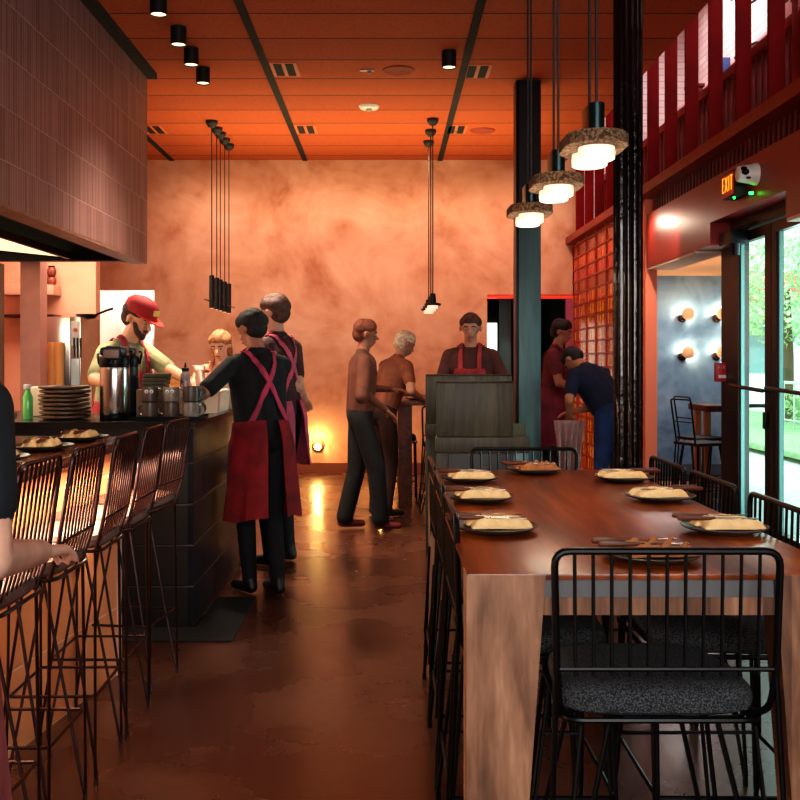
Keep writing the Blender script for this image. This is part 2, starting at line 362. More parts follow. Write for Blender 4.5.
# glass block wall at right
def block_mat():
    m, nt, out = nodes_of('amber_glass_blocks')
    b = N(nt, 'ShaderNodeBsdfPrincipled', Roughness=.18); nt.links.new(b.outputs[0], out.inputs[0])
    tc = N(nt, 'ShaderNodeTexCoord'); s = N(nt, 'ShaderNodeSeparateXYZ'); nt.links.new(tc.outputs['Object'], s.inputs[0])
    W, Hh = .525, .147
    u = mth(nt, 'DIVIDE', s.outputs[1], W); v = mth(nt, 'DIVIDE', s.outputs[2], Hh)
    fu, fv = mth(nt, 'FRACT', u), mth(nt, 'FRACT', v)
    du = mth(nt, 'MULTIPLY', mth(nt, 'MINIMUM', fu, mth(nt, 'SUBTRACT', 1, fu)), W); dv = mth(nt, 'MULTIPLY', mth(nt, 'MINIMUM', fv, mth(nt, 'SUBTRACT', 1, fv)), Hh)
    frame = mth(nt, 'GREATER_THAN', mth(nt, 'MINIMUM', mth(nt, 'MULTIPLY', du, .5), dv), .014)
    su = mth(nt, 'FRACT', mth(nt, 'MULTIPLY', u, 4)); sd = mth(nt, 'MINIMUM', su, mth(nt, 'SUBTRACT', 1, su))
    sub = mth(nt, 'GREATER_THAN', sd, .13)
    cb = N(nt, 'ShaderNodeCombineXYZ'); nt.links.new(mth(nt, 'FLOOR', mth(nt, 'MULTIPLY', u, 4)), cb.inputs[0]); nt.links.new(mth(nt, 'FLOOR', v), cb.inputs[1])
    wn = N(nt, 'ShaderNodeTexWhiteNoise'); wn.noise_dimensions = '2D'; nt.links.new(cb.outputs[0], wn.inputs[0])
    nz = N(nt, 'ShaderNodeTexNoise', Scale=24, Detail=3); nt.links.new(tc.outputs['Object'], nz.inputs[0])
    f = mth(nt, 'ADD', mth(nt, 'MULTIPLY', wn.outputs[0], .22), mth(nt, 'MULTIPLY', nz.outputs[0], .72))
    amber = ramp(nt, f, [(.25, lin((120, 40, 10))), (.48, lin((190, 92, 28))), (.72, lin((236, 156, 62)))])
    row = mth(nt, 'DIVIDE', s.outputs[2], 2.95)
    r = nt.nodes.new('ShaderNodeValToRGB'); r.color_ramp.interpolation = 'CONSTANT'; nt.links.new(row, r.inputs[0])
    e = r.color_ramp.elements
    st = [(0, (1, 1, 1)), (.748, (.5, .14, .10)), (.798, (.85, .12, .06)), (.848, (1.15, .42, .2)), (.898, (.6, .22, .14)), (.95, (.4, .12, .1))]
    while len(e) < len(st): e.new(.5)
    for i, (p, c) in enumerate(st): e[i].position = p; e[i].color = (*c, 1)
    mu = N(nt, 'ShaderNodeMix'); mu.data_type = 'RGBA'; mu.blend_type = 'MULTIPLY'; mu.inputs[0].default_value = 1
    nt.links.new(amber, mu.inputs[6]); nt.links.new(r.outputs[0], mu.inputs[7])
    m1 = N(nt, 'ShaderNodeMix'); m1.data_type = 'RGBA'; nt.links.new(sub, m1.inputs[0]); m1.inputs[6].default_value = (*lin((120, 34, 10)), 1); nt.links.new(mu.outputs[2], m1.inputs[7])
    m2 = N(nt, 'ShaderNodeMix'); m2.data_type = 'RGBA'; nt.links.new(frame, m2.inputs[0]); m2.inputs[6].default_value = (*lin((118, 26, 12)), 1); nt.links.new(m1.outputs[2], m2.inputs[7])
    nt.links.new(m2.outputs[2], b.inputs['Base Color']); nt.links.new(m2.outputs[2], b.inputs['Emission Color']); b.inputs['Emission Strength'].default_value = .26
    bp = N(nt, 'ShaderNodeBump', Strength=.5, Distance=.01); nt.links.new(mth(nt, 'MULTIPLY', frame, sub), bp.inputs['Height']); nt.links.new(bp.outputs[0], b.inputs['Normal'])
    return m
struct('wall_right', MB().box(2.3, 2.385, 8.97, BY, 0, 2.83), block_mat(), 'amber and red glass block wall on the right')
struct('trim_7', MB().box(2.29, 2.395, 8.9, 8.97, 0, 2.83), mat('salmon_bright', (255, 142, 108), .5), 'salmon painted end post of the glass block wall')
struct('trim_8', MB().box(2.2, 2.46, 1.0, BY, 2.83, 2.91), 'red_paint', 'red ledge beam running below the fins')
g_ = MB()
for k in range(0, 20): g_.box(2.288, 2.3, 8.97, BY, .147*k-.008, .147*k+.008)
for k in range(18, 24): g_.box(2.284, 2.3, .525*k-.014, .525*k+.014, 0, 2.83)
struct('trim_14', g_, mat('grid_red', (150, 44, 24), .4, emis=(150, 40, 16), estr=.12), 'dark red grid of bars over the glass block wall')
# fascia with notch above the door
struct('trim_9', MB().box(2.3, 2.55, 7.14, 8.89, 2.22, 2.69).box(2.3, 2.55, 5.78, 7.14, 2.38, 2.69).box(2.3, 2.55, 1.0, 5.78, 2.22, 2.69), 'red_paint', 'dark red fascia over the entrance')
struct('trim_10', MB().box(2.305, 2.545, 7.5, 8.89, 2.2, 2.222).box(2.305, 2.545, 1.0, 5.78, 2.2, 2.222), mat('soffit_pink', (232, 196, 178), .6), 'pale pink underside of the fascia')
lat = MB()
y = 1.0
lat.box(2.40, 2.43, 1.0, 8.89, 2.69, 2.83)
struct('trim_11', lat, 'void', 'dark recess behind the lattice band')
lat = MB()
for k in range(98):
    yy = 1.0+.08*k
    lat.box(2.33, 2.37, yy, yy+.028, 2.69, 2.83)
struct('trim_12', lat, 'dark_red', 'narrow red lattice band under the ledge beam')
struct('wall_entrance', MB().box(2.55, 2.7, -2.5, 5.62, 0, 2.83), 'red_paint', 'red wall beside the entrance')
# alcove
struct('wall_alcove', MB().box(2.4, 4.34, 12.22, 12.34, 0, 2.5), 'plaster_blue', 'blue grey plaster wall of the alcove with round lamps')
struct('baseboard_alcove', MB().box(2.4, 4.27, 12.2, 12.22, 0, .13), mat('slate_base', (88, 104, 118), .5), 'slate baseboard in the alcove')
struct('wall_alcove_side', MB().prism([(2.58, 7.45), (2.66, 7.45), (4.36, 12.34), (4.28, 12.34)], 2, 0, 2.83), 'plaster_blue', 'angled outer wall of the alcove')
struct('trim_13', MB().prism([(2.56, 7.45), (2.64, 7.45), (4.34, 12.34), (2.4, 12.34), (2.4, 8.97), (2.56, 8.89)], 2, 2.5, 2.83), 'plaster_blue', 'ceiling void above the alcove')
sl = MB().prism([(2.56, 7.5), (2.6, 7.5), (4.26, 12.2), (2.4, 12.2), (2.4, 8.98), (2.56, 8.89)], 2, 2.47, 2.499)
for k in range(38): sl.box(2.56 if 7.83+.12*k < 9 else 2.4, 2.6+(7.75+.12*k-7.5)*.3525-.02, 7.75+.12*k, 7.83+.12*k, 2.43, 2.47)
struct('ceiling_alcove', sl, mat('peach_slats', (244, 186, 130), .55), 'peach slatted ceiling of the alcove')
# mezzanine
struct('floor_mezzanine', MB().box(2.46, 3.7, -2.5, 12.5, 2.84, 2.9), 'dark_red', 'mezzanine floor edge')
def mezz_mat():
    return tilemat('white_painted_brick', 1, 2, .24, .08, [(222, 186, 190), (240, 220, 218), (250, 238, 234)], (206, 168, 172), .008, .7, off=.5, bump=.3)
struct('wall_mezzanine', MB().box(3.7, 3.8, -2.5, 12.6, 2.84, 5.6).box(2.2, 3.7, 12.5, 12.6, 2.84, 5.6).box(2.22, 3.8, -2.6, -2.5, 2.84, 5.6), mezz_mat(), 'pale pinkish painted brick wall of the mezzanine')
struct('ceiling_mezzanine', MB().box(2.1, 4.0, -2.5, 12.6, 5.6, 5.7).box(2.2, 2.22, -2.5, 12.6, CZ+.12, 5.6), mat('mezz_ceiling', (226, 204, 202), .8, c2=(206, 180, 182), scale=3), 'pale ceiling above the mezzanine')

M['fin_red'] = mat('fin_red', (122, 6, 8), .7, c2=(104, 4, 6), scale=3)
M['fin_red'].node_tree.nodes['Principled BSDF'].inputs['Specular IOR Level'].default_value = .15
def fin(i):
    return MB().box(-.05, .05, -.016, .016, 0, 3.1, .003)
fin0 = None
fy = [6.08-.565*3+.565*k for k in range(15)]
for i, y in enumerate(fy):
    if fin0 is None:
        fin0 = solo('screen_fin', fin(i), 'fin_red', '', 'fin', (2.36, y, 2.91), 'red vertical fins of the mezzanine screen')
        o = fin0
    else:
        o = fin0.copy(); COL.objects.link(o); o.location = (2.36, y, 2.91)
    o['label'] = 'tall dark red vertical fin of the screen standing on the ledge beam above the entrance' if y < 8.6 else 'tall crimson vertical fin of the screen standing above the glass block wall'
# railing behind fins
rail = thing('mezzanine_railing', 'dark red wooden baluster railing behind the vertical fins', 'railing', (2.62, 7, 2.9))
MB().box(2.58, 2.66, 3.0, 12.3, 3.55, 3.62, .01).build('handrail', 'red_paint', rail, rail.location)
MB().box(2.6, 2.64, 3.0, 12.3, 2.98, 3.02).build('bottom_rail', 'red_paint', rail, rail.location)
bal = None
for k in range(78):
    yy = 3.06+.118*k
    if bal is None:
        bal = MB().box(-.018, .018, -.018, .018, .12, .65, .002).build('baluster', 'dark_red', rail); bal.location = (0, yy-7, 0)
    else:
        b2 = bal.copy(); COL.objects.link(b2); b2.location = (0, yy-7, 0)
for yy in (6.32, 8.55, 11.0, 4.2):
    n = MB().box(2.57, 2.67, yy-.05, yy+.05, 2.9, 3.72, .006).box(2.55, 2.69, yy-.07, yy+.07, 3.72, 3.75, .006).box(2.565, 2.675, yy-.055, yy+.055, 3.68, 3.72)
    n.build('newel_post', 'red_paint', rail, rail.location)
# ducts & cables on mezzanine
d = thing('ceiling_duct', 'round pinkish duct with bend under the mezzanine ceiling', 'duct', (3.5, 8, 4.35))
MB().tube(fillet([(3.5, 3, 4.75), (3.5, 8.2, 4.75), (3.5, 8.9, 4.35), (3.5, 12.2, 4.35)], .2), .085, 14).build('pipe', mat('duct_pink', (236, 190, 190), .5), d, d.location)
for yy in (5, 7, 10): MB().tube([(3.5, yy, 4.36 if yy > 8.5 else 4.76), (3.5, yy, 5.59)], .008, 6).build('hanger', 'steel_dull', d, d.location)
for i, (a, b, c) in enumerate([((3.2, 5.0, 4.9), (3.2, 7.0, 4.0), (3.3, 9.6, 4.9)), ((3.0, 5.6, 4.6), (3.0, 6.9, 3.7), (3.1, 8.6, 4.5)), ((3.6, 5.6, 4.5), (3.4, 7.6, 3.9), (3.4, 9.8, 4.4))]):
    pts = [Vector(a)*(1-t)**2+Vector(b)*2*t*(1-t)+Vector(c)*t*t+Vector((0, 0, .05*math.sin(t*23))) for t in [k/24 for k in range(25)]]
    solo('hanging_cable', MB().tube(pts, .012, 6), 'black_matte', ['upper dark cable sagging across the mezzanine wall', 'middle dark cable looping over the mezzanine', 'lowest dark cable drooping by the mezzanine wall'][i], 'cable', pts[0], world=True)
solo('blue_junction_box', MB().box(3.2, 3.28, 9.57, 9.66, 4.12, 4.3, .01), mat('blue_plastic', (60, 90, 150), .4), 'small blue box hanging among cables behind the red fins', 'box', (3.23, 9.6, 4.12), world=True)

# ------------------------------------------------------------------ entrance door
X = 2.5
fr = struct('door_1', MB().box(X-.01, X+.08, 7.14, 7.45, 0, 2.38).box(X-.06, X+.08, 5.62, 5.78, 0, 2.38).box(X-.06, X+.08, 5.78, 7.14, 2.3, 2.38).box(X+.0, X+.08, 7.45, 7.5, 0, 2.3), mat('door_black', (20, 15, 13), .4, c2=(30, 20, 16), scale=6), 'black double entrance door frame')
M['glass'] = glassmat('aqua_glass', (228, 245, 241), .08)
M['bronze'] = mat('bronze', (54, 30, 20), .38, .5)
for i, (ya, yb) in enumerate(((6.47, 7.14), (5.78, 6.45))):
    lf = thing('glass_door_leaf', ['far leaf of the glass entrance door with dark bronze frame', 'near leaf of the glass entrance door at the right photo edge'][i], 'door', (X, (ya+yb)/2, 0)); lf['kind'] = 'structure'
    L = lf.location
    MB().box(X-.025, X+.025, ya, ya+.1, .02, 2.29).box(X-.025, X+.025, yb-.07, yb, .02, 2.29).box(X-.025, X+.025, ya+.1, yb-.07, .02, .3).box(X-.025, X+.025, ya+.1, yb-.07, 2.22, 2.29).build('leaf_frame', 'bronze', lf, L)
    MB().box(X-.006, X+.006, ya+.1, yb-.07, .3, 2.22).build('pane', 'glass', lf, L)
    MB().box(X-.012, X+.012, yb-.095, yb-.07, .3, 2.22).box(X-.012, X+.012, ya+.1, ya+.115, .3, 2.22).build('glazing_bead', mat('teal_bead', (90, 132, 130), .4), lf, L)
    MB().tube([(X-.07, ya+.02, 1.2), (X-.07, yb-.02, 1.22)], .014, 8).tube([(X-.07, ya+.03, 1.2), (X-.02, ya+.03, 1.2)], .01, 6).tube([(X-.07, yb-.03, 1.22), (X-.02, yb-.03, 1.22)], .01, 6).build('push_bar', 'bronze', lf, L)
    MB().box(X-.05, X-.025, ya+.03, ya+.075, .95, 1.06, .004).build('lock', 'black_metal', lf, L)
cl = thing('door_closer', 'black door closer box at the head of the entrance door', 'door closer', (X-.09, 6.98, 2.2))
MB().box(-.06, .06, -.14, .12, 0, .09, .006).build('body', 'black_metal', cl)
MB().tube([(0, -.1, .1), (.0, -.35, .12), (.04, -.1, .13)], .012, 6).build('arm', 'black_metal', cl)
MB().lathe([(.03, -.08), (.03, 0)], (-.02, -.1, 0), 12).build('spindle', 'black_metal', cl)

# fire alarm
fa = thing('fire_alarm_pull', 'red fire alarm pull station on the door frame edge', 'fire alarm', (X-.03, 7.40, 1.31))
MB().box(-.05, .06, -.03, .03, -.07, .07, .006).build('housing', mat('alarm_red', (190, 18, 34), .35), fa)
MB().box(-.035, .045, -.036, -.03, -.045, -.02, .001).build('pull_handle', 'white', fa)
def text_mesh(s, size, ext, name, m, parent, mtx):
    c = bpy.data.curves.new(name, 'FONT'); c.body = s; c.size = size; c.extrude = ext; c.space_character = 1.3; c.offset = -size*.028; c.align_x = 'CENTER'; c.align_y = 'CENTER'
    tmp = bpy.data.objects.new('tmp', c); COL.objects.link(tmp)
    bpy.context.view_layer.update()
    me = bpy.data.meshes.new_from_object(tmp.evaluated_get(bpy.context.evaluated_depsgraph_get()))
    bpy.data.objects.remove(tmp); bpy.data.curves.remove(c)
    me.transform(mtx); me.materials.clear(); me.materials.append(M[m] if isinstance(m, str) else m); me.name = name
    o = bpy.data.objects.new(name, me); COL.objects.link(o); o.parent = parent; return o
text_mesh('FIRE', .035, .001, 'lettering', 'white', fa, Matrix.Translation((0, -.032, .035)) @ Matrix.Rotation(PI/2, 4, 'X'))

# exit sign (long face looks into the room, -X)
ex = thing('exit_sign', 'box sign reading EXIT in glowing orange letters on the red fascia', 'exit sign', (2.22, 6.53, 2.54))
MB().box(0, .08, -.13, .1, -.085, .085, .006).build('housing', 'black_matte', ex)
MB().box(-.006, 0, -.115, .085, -.072, .072).build('face', mat('sign_face', (110, 24, 8), .4, emis=(190, 40, 8), estr=.22), ex)
text_mesh('EXIT', .16, .002, 'lettering', glow('exit_orange', (255, 140, 40), 2.2), ex,
          Matrix.Translation((-.01, -.014, 0)) @ Matrix.Diagonal((1, .5, .95, 1)) @ Matrix(((0, 0, -1, 0), (-1, 0, 0, 0), (0, 1, 0, 0), (0, 0, 0, 1))))
MB().lathe([(.006, -.012), (.008, 0)], (.02, -.06, -.085), 10).build('indicator', glow('green_led', (30, 255, 70), 9), ex)
eg = thing('emergency_light', 'white bell shaped emergency light with two dark lenses beside the exit sign', 'emergency light', (2.3, 6.24, 2.56))
MB().lathe([(.07, 0), (.07, .015), (.062, .04), (.054, .09), (.048, .118), (.025, .128)], (0, 0, 0), 24).xf(Matrix.Rotation(-PI/2, 4, 'Y') @ Matrix.Rotation(.0, 4, 'X')).build('housing', 'white', eg)
for dy in (-.005, -.06):
    MB().lathe([(.02, 0), (.02, .02), (.012, .03)], (0, 0, 0), 14).xf(Matrix.Translation((-.098, -.028+dy*.5, .026+dy*.3)) @ Matrix.Rotation(PI/2+.5, 4, 'X') @ Matrix.Rotation(.5, 4, 'Y')).build('lens', 'black_metal', eg)
MB().ball((-.07, -.055, -.032), .016, .008, .008).build('test_button', 'black_metal', eg)
MB().lathe([(.012, -.015), (.014, 0)], (-.03, .01, -.11), 10).build('indicator', glow('green_led2', (30, 255, 80), 9), eg)

# ------------------------------------------------------------------ columns
fc = thing('fluted_column', 'glossy black fluted cast iron column standing beside the long table', 'column', (1.32, 5.5, 0))
prof = []
nf = 16; r0 = .08
ring = []
for k in range(nf*6):
    a = 2*PI*k/(nf*6); ph = (k % 6)/6
    ring.append((math.cos(a)*(r0-.009*abs(math.sin(PI*ph))), math.sin(a)*(r0-.009*abs(math.sin(PI*ph)))))
MB().prism(ring, 2, .18, CZ).build('shaft', 'gloss_black', fc)
MB().lathe([(.13, 0), (.13, .05), (.11, .07), (.12, .1), (.1, .14), (.088, .18)], n=40).build('base', 'gloss_black', fc)
sc = thing('square_column', 'teal painted square steel column rising to the ceiling behind the booth', 'column', (1.258, 8.96, 0))
MB().box(-.098, .098, -.098, .098, 0, 2.62, .004).build('lower_shaft', 'teal_paint', sc)
MB().box(-.098, .098, -.098, .098, 2.62, CZ, .004).build('upper_shaft', 'black_matte', sc)['label'] = 'black upper shaft'
MB().box(-.14, .14, -.14, .14, 0, .025, .004).build('base_plate', 'teal_paint', sc)
MB().box(-.122, -.098, -.098, .098, 0, CZ, .003).build('side_flange', 'black_metal', sc)

# ------------------------------------------------------------------ ceiling fixtures
M['black_can'] = mat('black_can', (14, 13, 14), .5)
M['warm_lens'] = glow('warm_lens', (255, 214, 160), 3)
def downlight(loc, label):
    t = thing('surface_downlight', label, 'ceiling light', loc, 0, 'black cylinder downlights')
    MB().lathe([(.055, -.135), (.059, -.135), (.059, 0)], n=28, close=False).lathe([(.052, -.125), (.055, -.135)], n=28, close=False).build('housing', 'black_can', t)
    MB().lathe([(.001, -.124), (.052, -.124)], n=28).build('lens', 'warm_lens', t)
    return t
for i, (x, y, l) in enumerate([(-1.56, 6.8, 'black cylinder downlight nearest the top photo edge'), (-1.56, 7.45, 'second black cylinder downlight in the diagonal row of four'),
                  (-1.566, 7.96, 'third black cylinder downlight in the diagonal row of four'), (-1.57, 8.49, 'black cylinder downlight last and lowest in the diagonal row by the hood'),
                  (.49, 8.03, 'lone black cylinder downlight beside the right ceiling track slot')]):
    downlight((x, y, CZ), l)
M['vent_wood'] = mat('vent_wood', (196, 100, 52), .6)
for (px, py, l) in [(285, 69, 'ceiling air vent on the left of the front pair'), (477, 71, 'ceiling air vent on the right of the front pair'), (306, 129, 'small ceiling air vent at the middle of the rear row'),
                    (456, 129, 'small ceiling air vent at the right of the rear row'), (154, 129, 'small ceiling air vent beside the hood corner')]:
    Y = 2480/(360-py); x = (px-388)*Y/1000
    t = thing('ceiling_vent', l, 'vent', (x, Y, CZ), 0, 'slotted ceiling air vents')
    MB().box(-.115, .115, -.2, .2, -.008, 0, .002).build('frame', 'vent_wood', t)
    for dx in (-.05, .05): MB().box(dx-.034, dx+.034, -.17, .17, -.012, -.008).build('slot', 'void', t)
sd = thing('smoke_detector', 'round white smoke detector on the terracotta ceiling', 'smoke detector', (-.185, 9.75, CZ))
MB().lathe([(.06, -.035), (.085, -.03), (.1, -.01), (.1, 0)], n=28).build('body', 'white', sd)
MB().lathe([(.02, -.055), (.032, -.045), (.032, -.03)], n=18).build('sensor', 'steel_dull', sd)
for (x, y, l) in [(.09, 8.55, 'flush round ceiling speaker painted terracotta, nearer the smoke detector'), (1.02, 10.8, 'flush round ceiling speaker painted terracotta near the square column')]:
    t = thing('ceiling_speaker', l, 'speaker', (x, y, CZ))
    MB().lathe([(.11, -.006), (.13, -.01), (.14, 0)], n=32).build('grille', mat('speaker_grille', (160, 60, 28), .8, c2=(130, 48, 22), scale=90), t)
for (x, y, l) in [(-.18, 8.55, 'tiny metal ceiling sensor near the front vents'), (.72, 10.8, 'tiny metal ceiling sensor near the rear right vent')]:
    solo('ceiling_sensor', MB().box(-.06, .06, -.02, .02, -.01, 0, .003).lathe([(.012, -.03), (.02, -.01)], (.02, 0, 0), 12), 'steel_dull', l, 'sensor', (x, y, CZ))

# table pendants
def pendant(loc, label, s=1.0, cz=CZ, group='cork disc pendants over the long table', cordtop=True):
    t = thing('pendant_lamp', label, 'pendant lamp', loc, 0, group)
    h = .055*s
    MB().stadium([(.012*s, -.0), (.026*s, -.0), (.026*s, .098*s), (.02*s, .1*s)], (0, 0, .046*s), h).build('cap', mat('cap_metal', (42, 60, 62), .28, .8) if 'capm' not in M else 'capm', t)
    MB().stadium([(.09*s, .002*s), (.101*s, .006*s), (.101*s, .04*s), (.094*s, .046*s)], (0, 0, 0), h, 48).build('cork_disc', 'cork', t)
    for dy in (-h, h):
        MB().lathe([(.05*s, -.04*s), (.058*s, -.036*s), (.06*s, -.02*s), (.058*s, 0.002*s)], (0, dy, 0), 28).build('glass_diffuser', 'opal', t)
        MB().tube([(0, dy, .14*s), (0, dy, cz-loc[2])], .0045, 6, cap=False).build('cord', 'black_matte', t)
    MB().stadium([(.03, -.02), (.05, -.015), (.05, 0)], (0, 0, cz-loc[2]), h).build('canopy', 'black_matte', t)
    return t
M['capm'] = mat('cap_metal', (42, 60, 62), .28, .8)
for Y, l in ((3.05, 'nearest and largest of the three cork disc pendants'), (3.72, 'middle one of the three cork disc pendants'), (4.42, 'farthest and smallest of the three cork disc pendants')):
    pendant((.625, Y, 2.035), l, .93)
for Y, l in ((10.28, 'small dark pendant nearest in the far trio'), (10.78, 'small dark pendant in the middle of the far trio'), (11.32, 'small dark pendant hindmost in the far trio')):
    t = thing('small_pendant', l+' by the salmon wall', 'pendant lamp', (.46, Y, 1.96), 0, 'small pendants by the back wall')
    MB().lathe([(.085, 0), (.085, .02), (.035, .03), (.03, .12), (.02, .125)], n=24).build('shade', 'black_can', t)
    MB().lathe([(.045, -.035), (.055, -.03), (.055, 0)], n=20).build('glass_diffuser', 'opal', t)
    MB().tube([(0, 0, .12), (0, 0, CZ-1.96)], .006, 6, cap=False).build('cord', 'black_matte', t)
    MB().lathe([(.03, -.07), (.06, -.03), (.06, 0)], (0, 0, CZ-1.96), 16).build('canopy', 'black_matte', t)
tub = [10.37, 10.67, 10.9, 11.19, 11.49]
for i, Y in enumerate(tub):
    t = thing('tube_pendant', 'slim black tube pendant, %s of the row of five over the kitchen' % ['nearest and longest looking', 'second from the left', 'middle one', 'second from the right', 'farthest'][i], 'pendant lamp', (-1.828, Y, 1.94), 0, 'slim black tube pendants')
    MB().lathe([(.02, 0), (.026, 0), (.026, .335), (.01, .34)], n=18).build('tube', 'black_can', t)
    MB().lathe([(.001, -.004), (.018, -.004)], n=14).build('lens', 'warm_lens', t)
    MB().tube([(0, 0, .33), (0, 0, CZ-1.94)], .005, 6, cap=False).build('cord', 'black_matte', t)
    MB().lathe([(.03, -.07), (.062, -.03), (.062, 0)], (0, 0, CZ-1.94), 16).build('canopy', 'black_matte', t)
solo('pendant_rod', MB().tube([(-1.86, 10.15, 2.015), (-1.8, 11.75, 2.015)], .006, 6), 'black_metal', 'thin dark rod crossing the five tube pendants', 'rod', (-1.83, 10.9, 2.0), world=True)

# wall uplights
for (px, l) in ((318, 'left glowing floor level uplight on the salmon wall'), (381, 'right glowing floor level uplight on the salmon wall')):
    x = (px-388)*.0124
    t = thing('wall_uplight', l, 'wall light', (x, BY, .33), 0, 'round uplights low on the back wall')
    MB().lathe([(.07, 0), (.07, .02), (.055, .03)], n=24).xf(Matrix.Rotation(PI/2, 4, 'X')).build('backplate', mat('uplight_brass', (150, 90, 40), .4, .7) if 'upb' not in M else 'upb', t)
    MB().ball((0, -.06, 0), .042, n=16).build('bulb', glow('uplight_glow', (255, 214, 120), 30), t)
    MB().tube([(.09*math.cos(a), -.05, .09*math.sin(a)) for a in [PI*k/16 for k in range(17)]], .006, 6).build('hood_ring', 'black_metal', t)
so = thing('wall_outlet', 'white double outlet low on the salmon wall', 'outlet', ((362-388)*.0124, BY, .49))
MB().box(-.045, .045, -.012, 0, -.07, .07, .003).build('plate', 'white', so)
for dz in (-.03, .03): MB().box(-.018, .018, -.016, -.012, dz-.02, dz+.02, .002).build('socket', 'cream_cloth', so)

# alcove wall lamps
i = 0
M['frost'] = mat('frosted_disc', (226, 176, 130), .6, emis=(255, 190, 130), estr=.28)
for px in (687, 721.5):
    for py in (314, 352.5):
        x = (px-388)*.0121; z = 1.4-(py-360)*.0121
        col = 'left' if px < 700 else 'right'; rw = 'upper' if py < 330 else 'lower'
        t = thing('globe_wall_lamp', '%s %s round globe lamp with halo on the blue grey wall' % (rw, col), 'wall lamp', (x, 12.22, z), 0, 'globe lamps on the alcove wall')
        MB().lathe([(.05, 0), (.05, .03), (.03, .05), (.03, .1)], n=20).xf(Matrix.Translation((-.03, 0, -.05)) @ Matrix.Rotation(PI/2, 4, 'X')).build('mount', 'bronze', t)
        MB().ball((0, -.17, 0), .073, .073, .073, n=24).build('globe', 'frost', t)
        l = bpy.data.lights.new('lamp_glow', 'POINT'); l.energy = 4; l.color = (1, .84, .6); l.shadow_soft_size = .03
        lo = bpy.data.objects.new('lamp_glow', l); COL.objects.link(lo); lo.location = (x, 12.22-.075, z)

# ------------------------------------------------------------------ kitchen hood
M['hood_tile'] = tilemat('mauve_hood_tiles', 1, 2, .036, .29, [(84, 56, 54), (124, 90, 88), (154, 118, 114)], (172, 140, 132), .006, .42, v0=2.19, bump=.6)
M['hood_tile_x'] = tilemat('mauve_hood_tiles_end', 0, 2, .036, .29, [(84, 56, 54), (124, 90, 88), (154, 118, 114)], (172, 140, 132), .006, .42, v0=2.19, bump=.6)
hd = thing('kitchen_hood', 'large mauve tiled extractor hood hanging over the kitchen', 'hood', (0, 0, 0))
MB().box(-2.14, -2.08, 1.6, 8.64, 2.247, CZ-.02).build('tiled_side', 'hood_tile', hd, smooth=False)
MB().box(-4.2, -2.14, 8.58, 8.64, 2.247, CZ-.02).build('tiled_end', 'hood_tile_x', hd, smooth=False)
MB().box(-2.22, -2.082, 1.6, 8.637, 2.23, 2.247).build('rim', mat('rim_tile', (150, 108, 92), .4, c2=(120, 84, 72), scale=9), hd, smooth=False)
MB().box(-2.24, -2.22, 1.6, 8.5, 2.23, 2.62).box(-4.2, -2.24, 8.5, 8.57, 2.25, 2.7).box(-4.2, -2.24, 1.6, 8.5, 2.7, 2.72).build('liner', 'void', hd, smooth=False)
# inclined steel filter bank, its lit look put in as emission
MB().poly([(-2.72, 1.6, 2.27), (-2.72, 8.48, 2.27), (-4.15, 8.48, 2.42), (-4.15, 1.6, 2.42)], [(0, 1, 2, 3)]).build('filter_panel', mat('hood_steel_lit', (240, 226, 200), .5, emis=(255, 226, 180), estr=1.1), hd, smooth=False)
MB().box(-2.72, -2.69, 1.6, 8.48, 2.255, 2.31).box(-2.69, -2.24, 1.6, 8.48, 2.40, 2.42).build('inner_edge', 'bronze', hd, smooth=False)
MB().tube([(-2.36, 5.75, 2.3), (-2.36, 5.75, 2.62)], .022, 10).build('hanger_rod', 'steel', hd)

# ------------------------------------------------------------------ kitchen back area
struct('wall_kitchen', MB().box(-3.56, -2.98, 10.2, 10.35, 0, 3.0).box(-4.2, -3.56, 10.2, 10.35, 0, 3.0), 'plaster_plain', 'salmon wall behind the oven')
struct('wall_kitchen_pillar', MB().box(-3.17, -3.0, 8.62, 8.8, 0, 2.6), mat('pillar_pink', (204, 138, 124), .6, c2=(190, 126, 112), scale=4), 'pinkish pillar in the kitchen')
rf = thing('upright_fridge', 'brushed steel upright fridge at the left photo edge', 'fridge', (-3.6, 8.0, 0))
MB().box(-.4, .4, -.35, .35, .08, 2.2, .01).build('cabinet', 'steel_dull', rf)
MB().box(-.39, .39, -.385, -.352, .12, 1.1, .006).build('door', 'steel_dull', rf)
MB().box(-.39, .39, -.385, -.352, 1.12, 2.18, .006).build('door', 'steel_dull', rf)
for z in (.8, 1.4): MB().tube(fillet([(-.3, -.385, z), (-.3, -.43, z), (-.3, -.43, z+.3), (-.3, -.385, z+.3)], .02), .01, 8).build('handle', 'steel', rf)
for sx in (-.34, .34):
    for sy in (-.28, .28): MB().lathe([(.02, 0), (.02, .08)], (sx, sy, 0), 10).build('foot', 'black_metal', rf)
kc = thing('kitchen_worktable', 'steel kitchen worktable behind the chef', 'worktable', (-2.4, 9.3, 0))
MB().box(-1.2, 1.0, -.35, .35, .87, .91, .005).build('top', 'steel_dull', kc)
MB().box(-1.15, .95, -.3, .3, .2, .23, .003).build('undershelf', 'steel_dull', kc)
for sx in (-1.12, .92):
    for sy in (-.28, .28): MB().lathe([(.02, 0), (.02, .87)], (sx, sy, 0), 10).build('leg', 'steel', kc)
ov = thing('kitchen_oven', 'stainless countertop oven with small control panel on the worktable', 'oven', (-3.0, 9.3, .91))
MB().box(-.3, .14, -.3, .3, .03, .88, .01).build('body', 'steel', ov)
MB().box(.14, .235, -.3, .3, .03, .88, .006).build('side_panel', 'steel', ov)
MB().box(.15, .225, -.31, -.3, .62, .84, .003).build('control_panel', 'white', ov)
